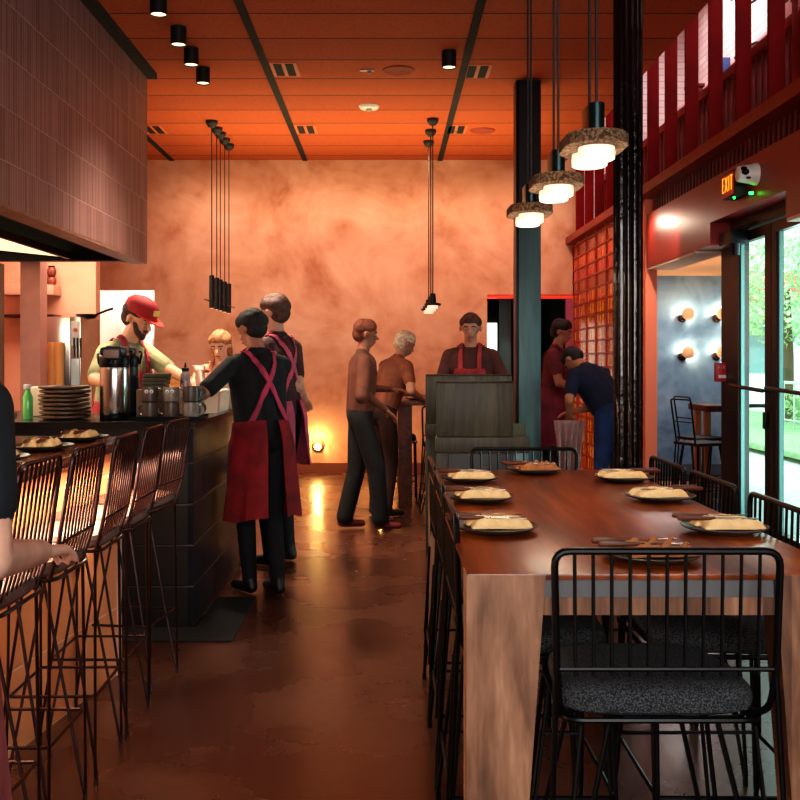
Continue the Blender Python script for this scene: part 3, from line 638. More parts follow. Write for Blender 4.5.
MB().lathe([(.02, 0), (.016, .02)], n=14).xf(Matrix.Translation((.19, -.31, .76)) @ Matrix.Rotation(PI/2, 4, 'X')).build('knob', mat('orange_knob', (200, 90, 60), .4), ov)
MB().box(.15, .225, -.308, -.3, .1, .5, .003).build('glass_door', mat('pale_glass', (190, 205, 210), .1), ov)
for sx in (-.26, .2):
    MB().lathe([(.02, 0), (.02, .03)], (sx, 0, 0), 10).build('foot', 'black_metal', ov)
for k in range(3):
    solo('chef_knife', MB().box(-.008, .008, -.004, .004, 0, .1, .002).box(-.006, .006, -.002, .002, -.08, 0), 'black_metal', 'black handled knife, %s on the rack by the oven' % ['leftmost', 'middle', 'rightmost'][k], 'knife', (-2.82+.03*k, 8.985, 1.5), 0 and '' or 'knives on the oven side')
# shelves
for z, l, nm in ((2.05, 'thick pinkish upper shelf in the kitchen recess', 'salmon_paint'), (1.83, 'thin dark lower shelf in the kitchen recess', 'bronze')):
    th = .1 if z > 2 else .025
    solo('wall_shelf', MB().box(-.4, .17, -.25, 0, 0, th, .004), mat('shelf_pink', (196, 140, 118), .5) if z > 2 else 'bronze', l, 'shelf', (-3.5, 10.2, z))
    
for k in range(3):
    for j in range(2):
        t = thing('clay_jar', 'brown clay jar, %s in the %s tier on the upper shelf' % (['left', 'middle', 'right'][k], ['lower', 'upper'][j]), 'jar', (-3.57+.09*k, 10.08, 2.15+.1*j), 0, 'clay jars on the upper shelf')
        MB().lathe([(.036, 0), (.045, .02), (.046, .06), (.03, .085)], n=16).build('body', mat('clay', (150, 62, 40), .5, c2=(96, 34, 22), scale=20), t)
        MB().lathe([(.032, .085), (.034, .098), (.01, .1)], n=16).build('lid', 'bronze', t)
for k, (px, l) in enumerate(((49.5, 'left stack of tan wooden cups before the oven'), (57, 'right stack of tan wooden cups before the oven'))):
    Yc = 8.9; x = (px-388)*Yc/1000
    solo('cup_stack', MB().lathe([(.028, 0)]+[(.04+.002*(j % 2), .05*j+.01) for j in range(13)]+[(.034, .64)], n=18), mat('tan_wood_cup', (224, 158, 92), .6), l, 'cup stack', (x, 9.0-.04, .92), None)
    bpy.data.objects[-1] if False else None
sp = thing('saute_pan', 'black pan with its handle sticking out beside the oven top', 'pan', (-2.80, 9.3, 1.79))
MB().lathe([(.07, 0), (.1, .035), (.104, .035), (.075, -.004)], n=24).build('bowl', 'black_metal', sp)
MB().tube([(.09, -.02, .03), (.2, -.05, .07), (.26, -.07, .085)], .011, 8).build('handle', 'black_metal', sp)
solo('wooden_tray', MB().box(-.25, .25, -.15, .15, 0, .02).box(-.25, .25, -.15, -.135, .02, .13).box(-.25, .25, .135, .15, .02, .13).box(-.25, -.235, -.135, .135, .02, .13).box(.235, .25, -.135, .135, .02, .13), mat('tray_wood', (224, 150, 84), .5, c2=(196, 120, 64), scale=6, stretch=(1, 8, 8)), 'warm wooden tray on the worktable behind the counter', 'tray', (-1.72, 9.2, 1.16))
solo('storage_crate', MB().box(-.28, .28, -.17, .17, 0, .25, .01), mat('crate_peach', (226, 170, 128), .6), 'peach crate under the wooden tray on the worktable', 'crate', (-1.72, 9.2, .91))
solo('round_bread', MB().ball((0, 0, 0), .13, .13, .1), mat('tan_bowl', (150, 110, 78), .7, c2=(120, 86, 60), scale=12), 'large tan upturned bowl on the worktable', 'bowl', (-1.62, 9.45, 1.39)) if False else None

# passage behind kitchen doorway: white shelf + frame
pw = thing('wall_cabinet', 'white cabinet seen through the bright kitchen doorway', 'cabinet', (-3.35, 14.2, 1.2))
MB().box(-.4, .6, -.15, .2, 0, .9, .01).build('carcass', 'white', pw)
MB().box(-.38, .1, -.17, -.152, .02, .88, .004).build('door', 'white', pw)
MB().box(.12, .58, -.17, -.152, .02, .88, .004).build('door', 'white', pw)
for x in (.06, .16): MB().tube([(x, -.185, .3), (x, -.185, .5)], .008, 6).build('handle', 'steel', pw)

# ------------------------------------------------------------------ service counter
M['black_tile'] = tilemat('black_tiles', 1, 2, .105, .215, [(16, 20, 28), (30, 32, 42), (56, 40, 50)], (92, 74, 74), .006, .36, bump=.9, blotch=2.5)
M['black_tile_x'] = tilemat('black_tiles_front', 0, 2, .28, .215, [(12, 12, 14), (20, 19, 20), (30, 27, 27)], (30, 28, 28), .004, .35, bump=.5)
sc_ = thing('service_counter', 'black tiled kitchen service counter with thin dark worktop', 'counter', (-1.4, 6.0, 0)); L = sc_.location
MB().box(-1.05, -1.02, 5.24, 6.93, 0, 1.045).build('tiled_side', 'black_tile', sc_, L, smooth=False)
MB().box(-3.9, -1.05, 5.24, 5.28, 0, 1.045).build('dark_front', 'black_tile_x', sc_, L, smooth=False)
MB().box(-1.60, -1.05, 6.88, 6.92, 0, 1.045).build('end_panel', 'black_matte', sc_, L, smooth=False)
MB().prism([(-3.9, 5.22), (-1.0, 5.22), (-1.0, 6.95), (-1.62, 6.95), (-1.62, 6.1), (-3.9, 6.1)], 2, 1.045, 1.075).build('worktop', mat('worktop_black', (20, 18, 17), .25, c2=(30, 26, 24), scale=5), sc_, L, smooth=False)
# bar counter with lit warm tile front
M['bar_tile'] = tilemat('peach_bar_tiles', 1, 2, .31, .30, [(216, 132, 84), (236, 156, 104), (246, 176, 126)], (250, 206, 170), .006, .4, bump=.3, blotch=1.2)
bc = thing('bar_counter', 'dining bar with glossy wood top and warm lit peach tile front', 'counter', (-1.8, 3.2, 0)); L = bc.location
MB().poly([(-1.2, 4.47, 0), (-1.62, 1.4, 0), (-1.62, 1.4, 1.015), (-1.2, 4.47, 1.015), (-1.3, 4.47, 0), (-1.72, 1.4, 0), (-1.72, 1.4, 1.015), (-1.3, 4.47, 1.015)],
          [(0, 1, 2, 3), (4, 7, 6, 5), (0, 3, 7, 4), (1, 5, 6, 2), (3, 2, 6, 7), (0, 4, 5, 1)]).build('tiled_front', 'bar_tile', bc, L, smooth=False)
MB().poly([(-1.197, 4.50, 0), (-1.197, 4.50, 1.015), (-1.19, 4.44, 1.015), (-1.19, 4.44, 0), (-2.0, 4.50, 0), (-2.0, 4.50, 1.015), (-2.0, 4.44, 1.015), (-2.0, 4.44, 0)],
          [(0, 1, 2, 3), (4, 7, 6, 5), (0, 4, 5, 1), (2, 6, 7, 3), (1, 5, 6, 2), (0, 3, 7, 4)]).build('end_panel', mat('end_pink', (226, 184, 170), .5), bc, L, smooth=False)
MB().box(-2.0, -1.13, 1.2, 4.52, 1.018, 1.058, .006).build('bar_top', mat('bar_top_wood', (150, 92, 58), .2, c2=(112, 66, 42), scale=3, stretch=(6, 1, 1), coat=.5), bc, L)
solo('floor_surface', MB().box(-.42, .42, -.48, .48, 0, .012, .003), mat('sheet_black', (20, 12, 11), .75, c2=(30, 18, 15), scale=30), 'dark rectangular flat sheet before the tiled service counter', 'mat', (-.97, 5.0, 0.0)) if False else None
solo('floor_surface', MB().box(-1.55, -.776, 4.96, 5.22, 0, .008).box(-1.0, -.776, 5.22, 5.88, 0, .008), mat('sheet_black', (10, 6, 6), .9, c2=(18, 10, 9), scale=30), 'dark flat sheet lying along the foot of the tiled service counter', 'mat', (-1.3, 5.1, 0), world=True)  # thin dark sheet on the floor around the counter corner

# ------------------------------------------------------------------ counter items
def plate_mb(r=.13, h=.02):
    return MB().lathe([(r*.55, 0), (r*.6, .002), (r*.95, h*.75), (r, h), (r*.97, h+.002), (r*.9, h*.8), (r*.6, h*.35), (.002, h*.3)], n=40)
pz = 1.076
names_ = ['bottom plate', 'second plate from the bottom', 'third plate from the bottom', 'fourth plate from the bottom', 'fourth plate from the top', 'third plate from the top', 'second plate from the top', 'top plate']
p0 = None
for k in range(8):
    loc = (-1.775+random.uniform(-.006, .006), 5.5+random.uniform(-.006, .006), pz+.023*k)
    if p0 is None:
        o = p0 = solo('stacked_plate', MB().lathe([(.085, 0), (.09, .0), (.13, .008), (.137, .012), (.137, .02), (.133, .022), (.125, .015), (.01, .012)], n=40), 'plate_tan', '', 'plate', loc)
    else: o = p0.copy(); COL.objects.link(o); o.location = loc
    tag(o, 'brown stoneware dinner plate, %s of the stack on the counter' % names_[k], 'plate', 'brown plates stacked on the counter')
def airpot(loc, rz, label, steel=True):
    t = thing('airpot', label, 'airpot', loc, rz, 'coffee airpots on the counter')
    MB().lathe([(.078, 0), (.08, .005), (.08, .025), (.076, .03)], n=36).build('base', 'black_metal', t)
    MB().lathe([(.076, .03), (.079, .04), (.079, .27), (.076, .285)], n=36).build('body', 'steel' if steel else 'black_bluish', t)
    MB().lathe([(.08, .285), (.082, .30), (.082, .33), (.078, .345)], n=36).build('collar', 'black_metal', t)
    MB().box(-.07, .07, -.065, .075, .345, .395, .018).box(-.045, .045, -.11, -.02, .325, .385, .016).build('pump_lid', 'black_bluish', t)
    MB().box(-.035, .035, -.06, .02, .395, .402, .003).build('pump_button', mat('taupe_plastic', (140, 112, 98), .4) if 'taupe' not in M else 'taupe', t)
    MB().box(-.04, .04, -.114, -.108, .335, .378, .002).build('front_badge', 'taupe', t)
    MB().lathe([(.012, .3), (.01, .33)], (0, -.09, 0), 10).build('spout', 'black_metal', t)
    MB().tube(fillet([(-.083, 0, .3), (-.092, 0, .35), (-.088, .06, .372), (.088, .06, .372), (.092, 0, .35), (.083, 0, .3)], .02), .006, 8).build('carry_handle', 'black_metal', t)
    return t
M['taupe'] = mat('taupe_plastic', (140, 112, 98), .4)
M['black_bluish'] = mat('black_bluish', (30, 42, 50), .35)
airpot((-1.495, 5.47, pz), .1, 'steel coffee airpot with black lid in front on the counter')
airpot((-1.505, 5.72, pz), .1, 'second coffee airpot, dark blue grey, half hidden behind the steel airpot', False)
# mugs
M['mug'] = mat('mug_clay', (92, 80, 68), .35, c2=(60, 50, 44), scale=9)
M['mug_light'] = mat('mug_grey', (150, 142, 130), .3, c2=(110, 102, 94), scale=9)
tr = solo('mug_tray', MB().box(-.19, .19, -.12, .14, 0, .012, .004).box(-.19, .19, -.125, -.118, 0, .022).box(-.19, .19, .135, .142, 0, .022), 'black_metal', 'black tray under the stacked mugs on the counter', 'tray', (-1.195, 5.46, pz))
mi = 0
def mug(loc, rz, m, label, eyes):
    t = thing('coffee_mug', label, 'mug', loc, rz, 'stoneware mugs on the black tray')
    MB().lathe([(.036, 0), (.043, .006), (.045, .04), (.043, .082), (.040, .082), (.041, .04), (.036, .01), (.002, .008)], n=28).build('cup', m, t)
    MB().tube([(.042*1+.0+.03*math.sin(a), 0, .042+.028*math.cos(a)) for a in [PI*k/10 for k in range(11)]], .006, 8).build('handle', m, t)
    if eyes:
        for dx in (-.013, .013):
            MB().ball((dx, -.0425, .058), .011, .004, .011, 14).build('eye_mark', 'white', t)
            MB().ball((dx, -.0465, .056), .004, .002, .004, 10).build('pupil_mark', 'black_matte', t)
    return t
for j, z in enumerate((pz+.013, pz+.097)):
    for k, px in enumerate((150, 171, 191)):
        x = (px-388)*5.4/1000
        lab = '%s mug of the %s row on the black tray' % (['left', 'middle', 'right'][k], ['lower', 'upper'][j])
        mug((x, 5.4, z), [[2.9, PI*.95, -.3], [0.1, 0.05, .4]][j][k], 'mug_light' if (j, k) in ((0, 2), (1, 1)) else 'mug', ('grey clay ' if (j, k) in ((0, 2), (1, 1)) else 'brown clay ')+lab + (' with two round eyes' if j and k < 2 else ''), j == 1 and k < 2)
    mug((-1.065, 5.53, z), .9, 'mug', 'brown clay mug behind the %s right one at the tray corner' % ['lower', 'upper'][j], False)
# folded cloths, bottle, tubs etc
M['sage'] = mat('sage_cloth', (98, 92, 66), .85, c2=(76, 70, 50), scale=20, bump=.3, bscale=60)
for k in range(4):
    solo('folded_cloth', MB().box(-.07, .07, -.06, .06, 0, .021, .009), 'sage', 'folded sage cloth, %s of the pile behind the mugs' % ['bottom', 'second from the bottom', 'third from the bottom', 'top'][k], 'cloth', (-1.33+.004*k, 5.72, 1.077+.0215*k+.16), 'folded cloths behind the mugs')
solo('napkin_box', MB().box(-.09, .09, -.08, .08, 0, .158, .004), mat('box_wood', (120, 88, 60), .6), 'brown box under the folded cloths behind the mugs', 'box', (-1.33, 5.72, 1.076))
sb = thing('squeeze_bottle', 'dark squeeze bottle with black nozzle standing behind the mugs', 'bottle', (-1.165, 5.75, 1.235))
MB().lathe([(.028, 0), (.03, .01), (.03, .08), (.02, .1)], n=20).build('body', mat('label_purple', (88, 50, 66), .4, c2=(210, 190, 180), scale=26), sb)
MB().lathe([(.021, .1), (.021, .118), (.008, .122), (.004, .15)], n=16).build('nozzle', 'black_metal', sb)
solo('ingredient_bin', MB().box(-.13, .1, -.1, .1, 0, .158, .008), mat('bin_cream', (238, 206, 170), .4), 'cream bin behind the mugs carrying the squeeze bottle', 'bin', (-1.17, 5.75, 1.076))
for (x, y, sx, sy, h, l, c) in [(-1.13, 6.3, .1, .22, .125, 'large white plastic tub at the right counter edge', (244, 226, 204)), (-1.12, 6.74, .1, .14, .17, 'tall white plastic tub at the far end of the counter', (246, 232, 212))]:
    t = thing('plastic_tub', l, 'tub', (x, y, 1.076))
    m_ = mat('tub_white', c, .35)
    MB().poly([(-sx*.9, -sy*.94, 0), (sx*.9, -sy*.94, 0), (sx*.9, sy*.94, 0), (-sx*.9, sy*.94, 0), (-sx, -sy, h), (sx, -sy, h), (sx, sy, h), (-sx, sy, h)], [(0, 3, 2, 1), (0, 1, 5, 4), (1, 2, 6, 5), (2, 3, 7, 6), (3, 0, 4, 7)]).build('body', m_, t)
    MB().box(-sx-.008, sx+.008, -sy-.008, sy+.008, h, h+.012, .004).build('lid', m_, t)
solo('cutting_board', MB().box(-.13, .13, -.2, .2, 0, .02, .004), 'cream_cloth', 'pale cutting board on the worktop before the chef', 'board', (-1.42, 6.3, 1.076))
bw = solo('steel_bowl', MB().lathe([(.04, 0), (.09, .04), (.11, .075), (.107, .075), (.085, .042), (.02, .008)], n=30), 'steel', 'steel mixing bowl on the pale cutting board', 'bowl', (-1.40, 6.26, 1.097))
sg = thing('spray_bottle', 'clear bottle of green liquid left of the plate stack', 'bottle', (-1.98, 5.5, pz))
MB().lathe([(.025, 0), (.027, .01), (.027, .12), (.014, .15), (.012, .165)], n=18).build('body', mat('green_liquid', (110, 200, 110), .15), sg)
MB().box(-.012, .012, -.04, .02, .165, .19, .004).build('trigger_head', 'white', sg)
solo('white_container', MB().box(-.16, .14, -.1, .1, 0, .17, .01), mat('container_white', (236, 214, 188), .4), 'long off-white container behind the plate stack', 'container', (-1.9, 5.85, pz))
solo('steel_tray', MB().box(-.14, .12, -.12, .12, 0, .03, .006), 'black_metal', 'low black tray at the left photo edge of the counter', 'tray', (-2.22, 5.55, pz))

# ------------------------------------------------------------------ bar stools (left)
def bar_stool():
    t = thing('bar_stool', '', 'bar stool')
    # sitter faces +Y
    s = MB(); n = 28
    prof = [(.93, 0), (1.0, .012), (1.0, .03), (.95, .042), (.7, .047)]
    rings = []
    for f, z in prof:
        rg = []
        for k in range(n):
            a = 2*PI*k/n; ca, sa = math.cos(a), math.sin(a); q = .45
            rg.append(s.bm.verts.new((.17*f*math.copysign(abs(ca)**q, ca), .165*f*math.copysign(abs(sa)**q, sa)+.01, .775+z+.0)))
        rings.append(rg)
    for A, B in zip(rings, rings[1:]):
        for k in range(n): s.bm.faces.new((A[k], A[(k+1) % n], B[(k+1) % n], B[k]))
    s.bm.faces.new(rings[0][::-1]); s.bm.faces.new(rings[-1])
    s.build('seat', mat('stool_seat', (122, 92, 84), .55, c2=(92, 68, 62), scale=10) if 'sseat' not in M else 'sseat', t)
    fr = fillet([(-.168, -.155, .77), (.168, -.155, .77), (.168, .17, .77), (-.168, .17, .77)], .05, closed=True)
    MB().tube(fr, .006, 8, closed=True).build('seat_frame', 'stool_wire', t)
    b = MB()
    arch = fillet([(-.15, -.135, .77), (-.17, -.165, .87), (-.158, -.205, 1.14), (.158, -.205, 1.14), (.17, -.165, .87), (.15, -.135, .77)], .04)
    b.tube(arch, .0065, 8)
    for k in range(9):
        u = -1+2*(k+.5)/9
        b.tube([(u*.15, -.205, 1.14), (u*.14, -.166, .87), (u*.135, -.145, .80), (u*.12, -.09, .775)], .0035, 6)
    b.tube([(-.168, -.167, .875), (.168, -.167, .875)], .0045, 6)
    b.build('backrest', 'stool_wire', t)
    for sx in (-1, 1):
        for sy in (-1, 1):
            tip = Vector((sx*.165, .15 if sy > 0 else -.14, .012))
            g = MB()
            top1 = Vector((sx*.155, sy*.14+.005, .77)); top2 = Vector((sx*.11, sy*.02+.005, .77))
            g.tube(fillet([top1, tip+Vector((sx*.009, 0, .02)), tip, tip+Vector((-sx*.012, 0, .02)), top2], .01, 3), .005, 7)
            g.tube([tip+Vector((0, 0, -.012)), tip+Vector((0, 0, .012))], .007, 8)
            g.build('leg', 'stool_wire', t)
    q = fillet([(-.158, -.135, .29), (.158, -.135, .29), (.158, .145, .29), (-.158, .145, .29)], .01, 2, closed=True)
    MB().tube(q, .0055, 6, closed=True).build('footrest', 'stool_wire', t)
    return t
M['sseat'] = mat('stool_seat', (122, 92, 84), .55, c2=(92, 68, 62), scale=10)
bs = bar_stool()
bsl = [(2.60, 'wire back bar stool at the bar, nearest the camera behind the blurred arm', 0), (3.02, 'wire back bar stool at the bar, second from the camera', .0), (3.455, 'wire back bar stool at the bar, middle of the row', .02), (3.86, 'wire back bar stool at the bar, second from the far end of the row', .0), (4.33, 'wire back bar stool at the far end of the bar, slightly turned', -.12)]
for i, (y, l, a) in enumerate(bsl):
    o = bs if i == 0 else copy_tree(bs)
    o.location = (-1.105, y, 0); o.rotation_euler = (0, 0, PI/2+a); tag(o, l, 'bar stool', 'wire back bar stools along the bar')

# ------------------------------------------------------------------ long table
M['walnut_top'] = woodmat('walnut_top', [(78, 32, 8), (122, 54, 14), (154, 78, 24), (182, 104, 42)], 1, .55, .3, .05, plank=(0, .15), coat=.08, fig=.9)
M['walnut_leg'] = woodmat('walnut_leg', [(70, 42, 28), (118, 80, 56), (152, 110, 82), (190, 146, 114)], 2, .8, .5, .1, plank=(0, .06), fig=.8)
M['walnut_side'] = woodmat('walnut_side', [(60, 24, 12), (92, 42, 22), (122, 62, 34)], 1, .8, .5, .1)
TX0, TX1, TY0, TY1, TZ = .181, 1.067, 2.29, 4.46, .91
tb = thing('dining_table', 'long counter height walnut dining table with tapered slab legs', 'table', ((TX0+TX1)/2, (TY0+TY1)/2, 0)); L = tb.location
MB().box(TX0, TX1, TY0, TY1, TZ-.014, TZ, .003).box(TX0+.02, TX1-.02, TY0+.06, TY1-.06, TZ-.05, TZ-.014).build('tabletop', 'walnut_top', tb, L)
for (y0, y1) in ((TY0, TY0+.09), (TY1-.09, TY1)):
    for sx in (0, 1):
        a, b = (TX0, TX0+.18) if sx == 0 else (TX1, TX1-.18)
        pl = [(a, 0), (a + (.115 if sx == 0 else -.115), 0), (b, TZ-.002 if y0 > 3 else TZ-.002), (a, TZ-.002)]
        eps = .0015
        yy0 = y0-eps if y0 < 3 else y0; yy1 = y1+eps if y0 > 3 else y1
        pl2 = [(p[0]-eps if (sx == 0 and p[0] == a) else p[0]+eps if (sx == 1 and p[0] == a) else p[0], min(p[1], TZ-.003)) for p in pl]
        MB().prism(pl2, 1, yy0, yy1).build('leg', 'walnut_leg', tb, L, smooth=False)
M['grey_steel'] = mat('grey_steel', (112, 114, 116), .35, .3)
for (ya, yb, yc, yd) in ((TY0+.012, TY0+.04, TY0+.015, TY0+.058), (TY1-.04, TY1-.012, TY1-.058, TY1-.015)):
    MB().box(TX0+.178, TX1-.178, ya, yb, TZ-.056, TZ-.014).build('steel_channel', 'grey_steel', tb, L, smooth=False)
    MB().box(TX0+.15, TX1-.15, yc, yd, TZ-.098, TZ-.057).build('end_apron', 'walnut_leg', tb, L, smooth=False)
MB().box(TX0+.03, TX0+.055, TY0+.09, TY1-.09, TZ-.13, TZ-.05).box(TX1-.055, TX1-.03, TY0+.09, TY1-.09, TZ-.13, TZ-.05).build('side_apron', 'walnut_side', tb, L, smooth=False)

def counter_chair():
    t = thing('counter_chair', '', 'chair')
    s = MB(); n = 48; rings = []
    for f, z in [(.93, 0), (.985, .008), (1.0, .024), (.985, .042), (.93, .056), (.8, .064), (.55, .068)]:
        rg = []
        for k in range(n):
            a = 2*PI*k/n; ca, sa = math.cos(a), math.sin(a); q = .42
            yy = .2*math.copysign(abs(sa)**q, sa); wx = .232 - .02*(yy > 0)
            rg.append(s.bm.verts.new((wx*f*math.copysign(abs(ca)**q, ca), yy*f+.01, .60+z)))
        rings.append(rg)
    for A, B in zip(rings, rings[1:]):
        for k in range(n): s.bm.faces.new((A[k], A[(k+1) % n], B[(k+1) % n], B[k]))
    s.bm.faces.new(rings[0][::-1]); s.bm.faces.new(rings[-1])
    s.build('seat', 'fabric_dark', t)
    fr = fillet([(-.225, -.195, .594), (.225, -.195, .594), (.21, .215, .594), (-.21, .215, .594)], .05, closed=True)
    MB().tube(fr, .007, 8, closed=True).build('seat_frame', 'black_metal', t)
    b = MB()
    b.tube(fillet([(-.2, -.15, .594), (-.235, -.2, .62), (-.243, -.215, .71), (-.25, -.222, .978), (.25, -.222, .978), (.243, -.215, .71), (.235, -.2, .62), (.2, -.15, .594)], .035), .0085, 10)
    b.tube([(-.243, -.215, .715), (.243, -.215, .715)], .006, 8)
    for k in range(11):
        u = -.205+.41*k/10
        b.tube([(u, -.222, .975), (u*.985, -.215, .70)], .0042, 6)
    b.build('backrest', 'black_metal', t)
    for sx in (-1, 1):
        for sy in (-1, 1):
            tip = Vector((sx*.262, -.245 if sy < 0 else .21, .012)); g = MB()
            top1 = Vector((sx*.243, -.215, .71)) if sy < 0 else Vector((sx*.205, .2, .594))
            top2 = Vector((sx*.12, sy*.19, .594))
            g.tube(fillet([top1, tip+Vector((sx*.008, 0, .025)), tip, tip+Vector((-sx*.014, 0, .025)), top2], .012, 3), .0065, 8)
            g.tube([tip+Vector((-sx*.07, -sy*.02, .582)), tip+Vector((-sx*.03, 0, .2))], .0055, 6)
            g.tube([tip+Vector((0, 0, -.012)), tip+Vector((0, 0, .012))], .009, 8)
            g.build('leg', 'black_metal', t)
    q = fillet([(-.24, -.235, .22), (.24, -.235, .22), (.235, .205, .22), (-.235, .205, .22)], .01, 2, closed=True)
    MB().tube(q, .006, 6, closed=True).build('footrest', 'black_metal', t)
    return t
cc = counter_chair()
gC = 'black wire back chairs around the walnut table'
chairs = [((.617, 2.43), 0, 'black wire back chair at the near end of the walnut table'),
          ((.645, 4.52), PI, 'black wire back chair at the far end of the walnut table'),
          ((.405, 2.93), -PI/2, 'black wire back chair nearest on the left side of the walnut table'),
          ((.405, 3.55), -PI/2, 'black wire back chair, middle one on the left side of the walnut table'),
          ((.405, 4.13), -PI/2, 'black wire back chair, farthest on the left side of the walnut table'),
          ((.93, 2.93), PI/2, 'black wire back chair, nearest on the right side of the walnut table'),
          ((.93, 3.55), PI/2, 'black wire back chair, middle one on the right side of the walnut table'),
          ((.93, 4.13), PI/2, 'black wire back chair, farthest on the right side of the walnut table')]
for i, ((x, y), a, l) in enumerate(chairs):
    o = cc if i == 0 else copy_tree(cc)
    o.location = (x, y, 0); o.rotation_euler = (0, 0, a); tag(o, l, 'chair', gC)

# place settings
def napkin_mb(crumple=False):
    s = MB(); nx, ny = 22, 8; lx, ly = .086, .027
    def hh(u, v, top):
        base = .021*(1-abs(v)**4)*(1-abs(u)**8)
        fold = .004*math.sin(v*9+u*2)+.003*math.sin(u*7+v*3)
        if crumple: fold += .010*math.sin(u*11+v*5)*math.cos(v*7)
        return (base+fold*(1-abs(v)**3) if top else 0)
    g = {}
    for top in (1, 0):
        for i in range(nx+1):
            for j in range(ny+1):
                u, v = -1+2*i/nx, -1+2*j/ny
                wv = 1+.08*math.sin(u*5)
                g[top, i, j] = s.bm.verts.new((u*lx, v*ly*wv, max(0, hh(u, v, top))+(.002 if top else 0)))
    for top in (1, 0):
        for i in range(nx):
            for j in range(ny): s.bm.faces.new((g[top, i, j], g[top, i+1, j], g[top, i+1, j+1], g[top, i, j+1]))
    for i in range(nx):
        for j in (0, ny): s.bm.faces.new((g[0, i, j], g[0, i+1, j], g[1, i+1, j], g[1, i, j]))
    for j in range(ny):
        for i in (0, nx): s.bm.faces.new((g[0, i, j], g[0, i, j+1], g[1, i, j+1], g[1, i, j]))
    return s
def cutlery(kind):
    s = MB(); h = MB()
    h.tube([(-.125, 0, 0), (-.12, 0, 0), (-.06, 0, 0), (-.02, 0, 0)], .006, 8, radii=[.004, .0075, .0065, .005])
    if kind == 'knife':
        s.poly([(-.02, -.006, -.001), (.075, -.009, -.001), (.098, 0, -.001), (.09, .006, -.001), (-.02, .005, -.001),
                (-.02, -.006, .001), (.075, -.009, .001), (.098, 0, .001), (.09, .006, .001), (-.02, .005, .001)],
               [(4, 3, 2, 1, 0), (5, 6, 7, 8, 9), (0, 1, 6, 5), (1, 2, 7, 6), (2, 3, 8, 7), (3, 4, 9, 8), (4, 0, 5, 9)])
    else:
        s.tube([(-.02, 0, 0), (.05, 0, 0)], .003, 6).box(.05, .066, -.009, .009, -.0012, .0012)
        for k in range(4): s.box(.066, .1, -.009+.0052*k, -.0066+.0052*k, -.001, .001)
    return h, s
gP, gN, gK, gF = 'dark stoneware plates set on the walnut table', 'folded cream napkins on the plates', 'wood handled knives on the plates', 'wood handled forks on the plates'
prt = {}
def setting(x, y, z, rz, where, crumple=False, plate_only=False, gs=(gP, gN, gK, gF)):
    p = bpy.data.objects.new('dinner_plate', prt.setdefault('plate', plate_mb(.122, .02).mesh('dinner_plate', 'plate'))); COL.objects.link(p); p.location = (x, y, z)
    tag(p, 'dark grey stoneware plate '+where, 'plate', gs[0])
    R = Matrix.Rotation(rz, 3, 'Z')
    key = 'nap%d' % crumple
    nmat = M['cream_cloth'] if not crumple else M.setdefault('tan_cloth', mat('tan_cloth', (188, 124, 72), .85, c2=(150, 92, 52), scale=14, bump=.35, bscale=90))
    if key not in prt: prt[key] = napkin_mb(crumple).mesh('napkin', nmat)
    n = bpy.data.objects.new('napkin', prt[key]); COL.objects.link(n); n.location = Vector((x, y, z+.017))+R @ Vector((.015, -.03, 0)); n.rotation_euler = (0, 0, rz)
    tag(n, ('front crumpled tan napkin on plate ' if crumple else 'front cream napkin roll on plate ')+where.replace('in the middle of the left side', 'midway on the left side').replace('in the middle of the right side', 'midway on the right side'), 'napkin', gs[1])
    n2 = bpy.data.objects.new('napkin', prt[key]); COL.objects.link(n2); n2.location = Vector((x, y, z+.0175))+R @ Vector((.004, .034, 0)); n2.rotation_euler = (0, 0, rz+.06)
    tag(n2, ('rear crumpled tan napkin on plate ' if crumple else 'rear cream napkin roll on plate ')+where.replace('in the middle of the left side', 'midway on the left side').replace('in the middle of the right side', 'midway on the right side'), 'napkin', gs[1])
    for kd, dy, a, g in (('knife', .034, .03, gs[2]), ('fork', -.026, -.05, gs[3])):
        if kd not in prt:
            h, s = cutlery(kd); prt[kd] = (h.mesh('handle', woodmat('handle_wood_'+kd, [(60, 28, 14), (96, 48, 26), (120, 64, 36)], 0, 3)), s.mesh('blade', 'steel'))
        e = thing('table_'+kd, 'wood handled %s on plate ' % kd + where, kd, Vector((x, y, z+.0435))+R @ Vector((-.015, dy, 0)), rz+a, g)
        for nm, me in (('handle', prt[kd][0]), ('blade' if kd == 'knife' else 'tines', prt[kd][1])):
            o = bpy.data.objects.new(nm, me); COL.objects.link(o); o.parent = e
zt = TZ+.001
for (x, y, rz, wh, cr) in [(.305, 2.85, .02, 'nearest on the left side of the walnut table', False), (.318, 3.47, .05, 'in the middle of the left side of the walnut table', False), (.326, 4.03, 0, 'farthest on the left side of the walnut table', False),
                           (.955, 2.84, .02, 'nearest on the right side of the walnut table', False), (.95, 3.49, PI+.05, 'in the middle of the right side of the walnut table', False), (.955, 4.05, PI-.02, 'farthest on the right side of the walnut table', False),
                           (.635, 4.34, .1, 'at the far end of the walnut table', True), (.645, 2.45, .1, 'at the near end of the walnut table', True)]:
    setting(x, y, zt, rz, wh, cr)
for (x, y, rz, wh) in [(-1.3, 4.22, PI/2, 'farthest along the dining bar'), (-1.31, 3.78, PI/2+.1, 'in the middle of the dining bar'), (-1.32, 3.34, PI/2, 'nearest along the dining bar')]:
    setting(x, y, 1.059, rz, wh, False, gs=('plates set along the bar', 'napkins along the bar', 'knives along the bar', 'forks along the bar'))

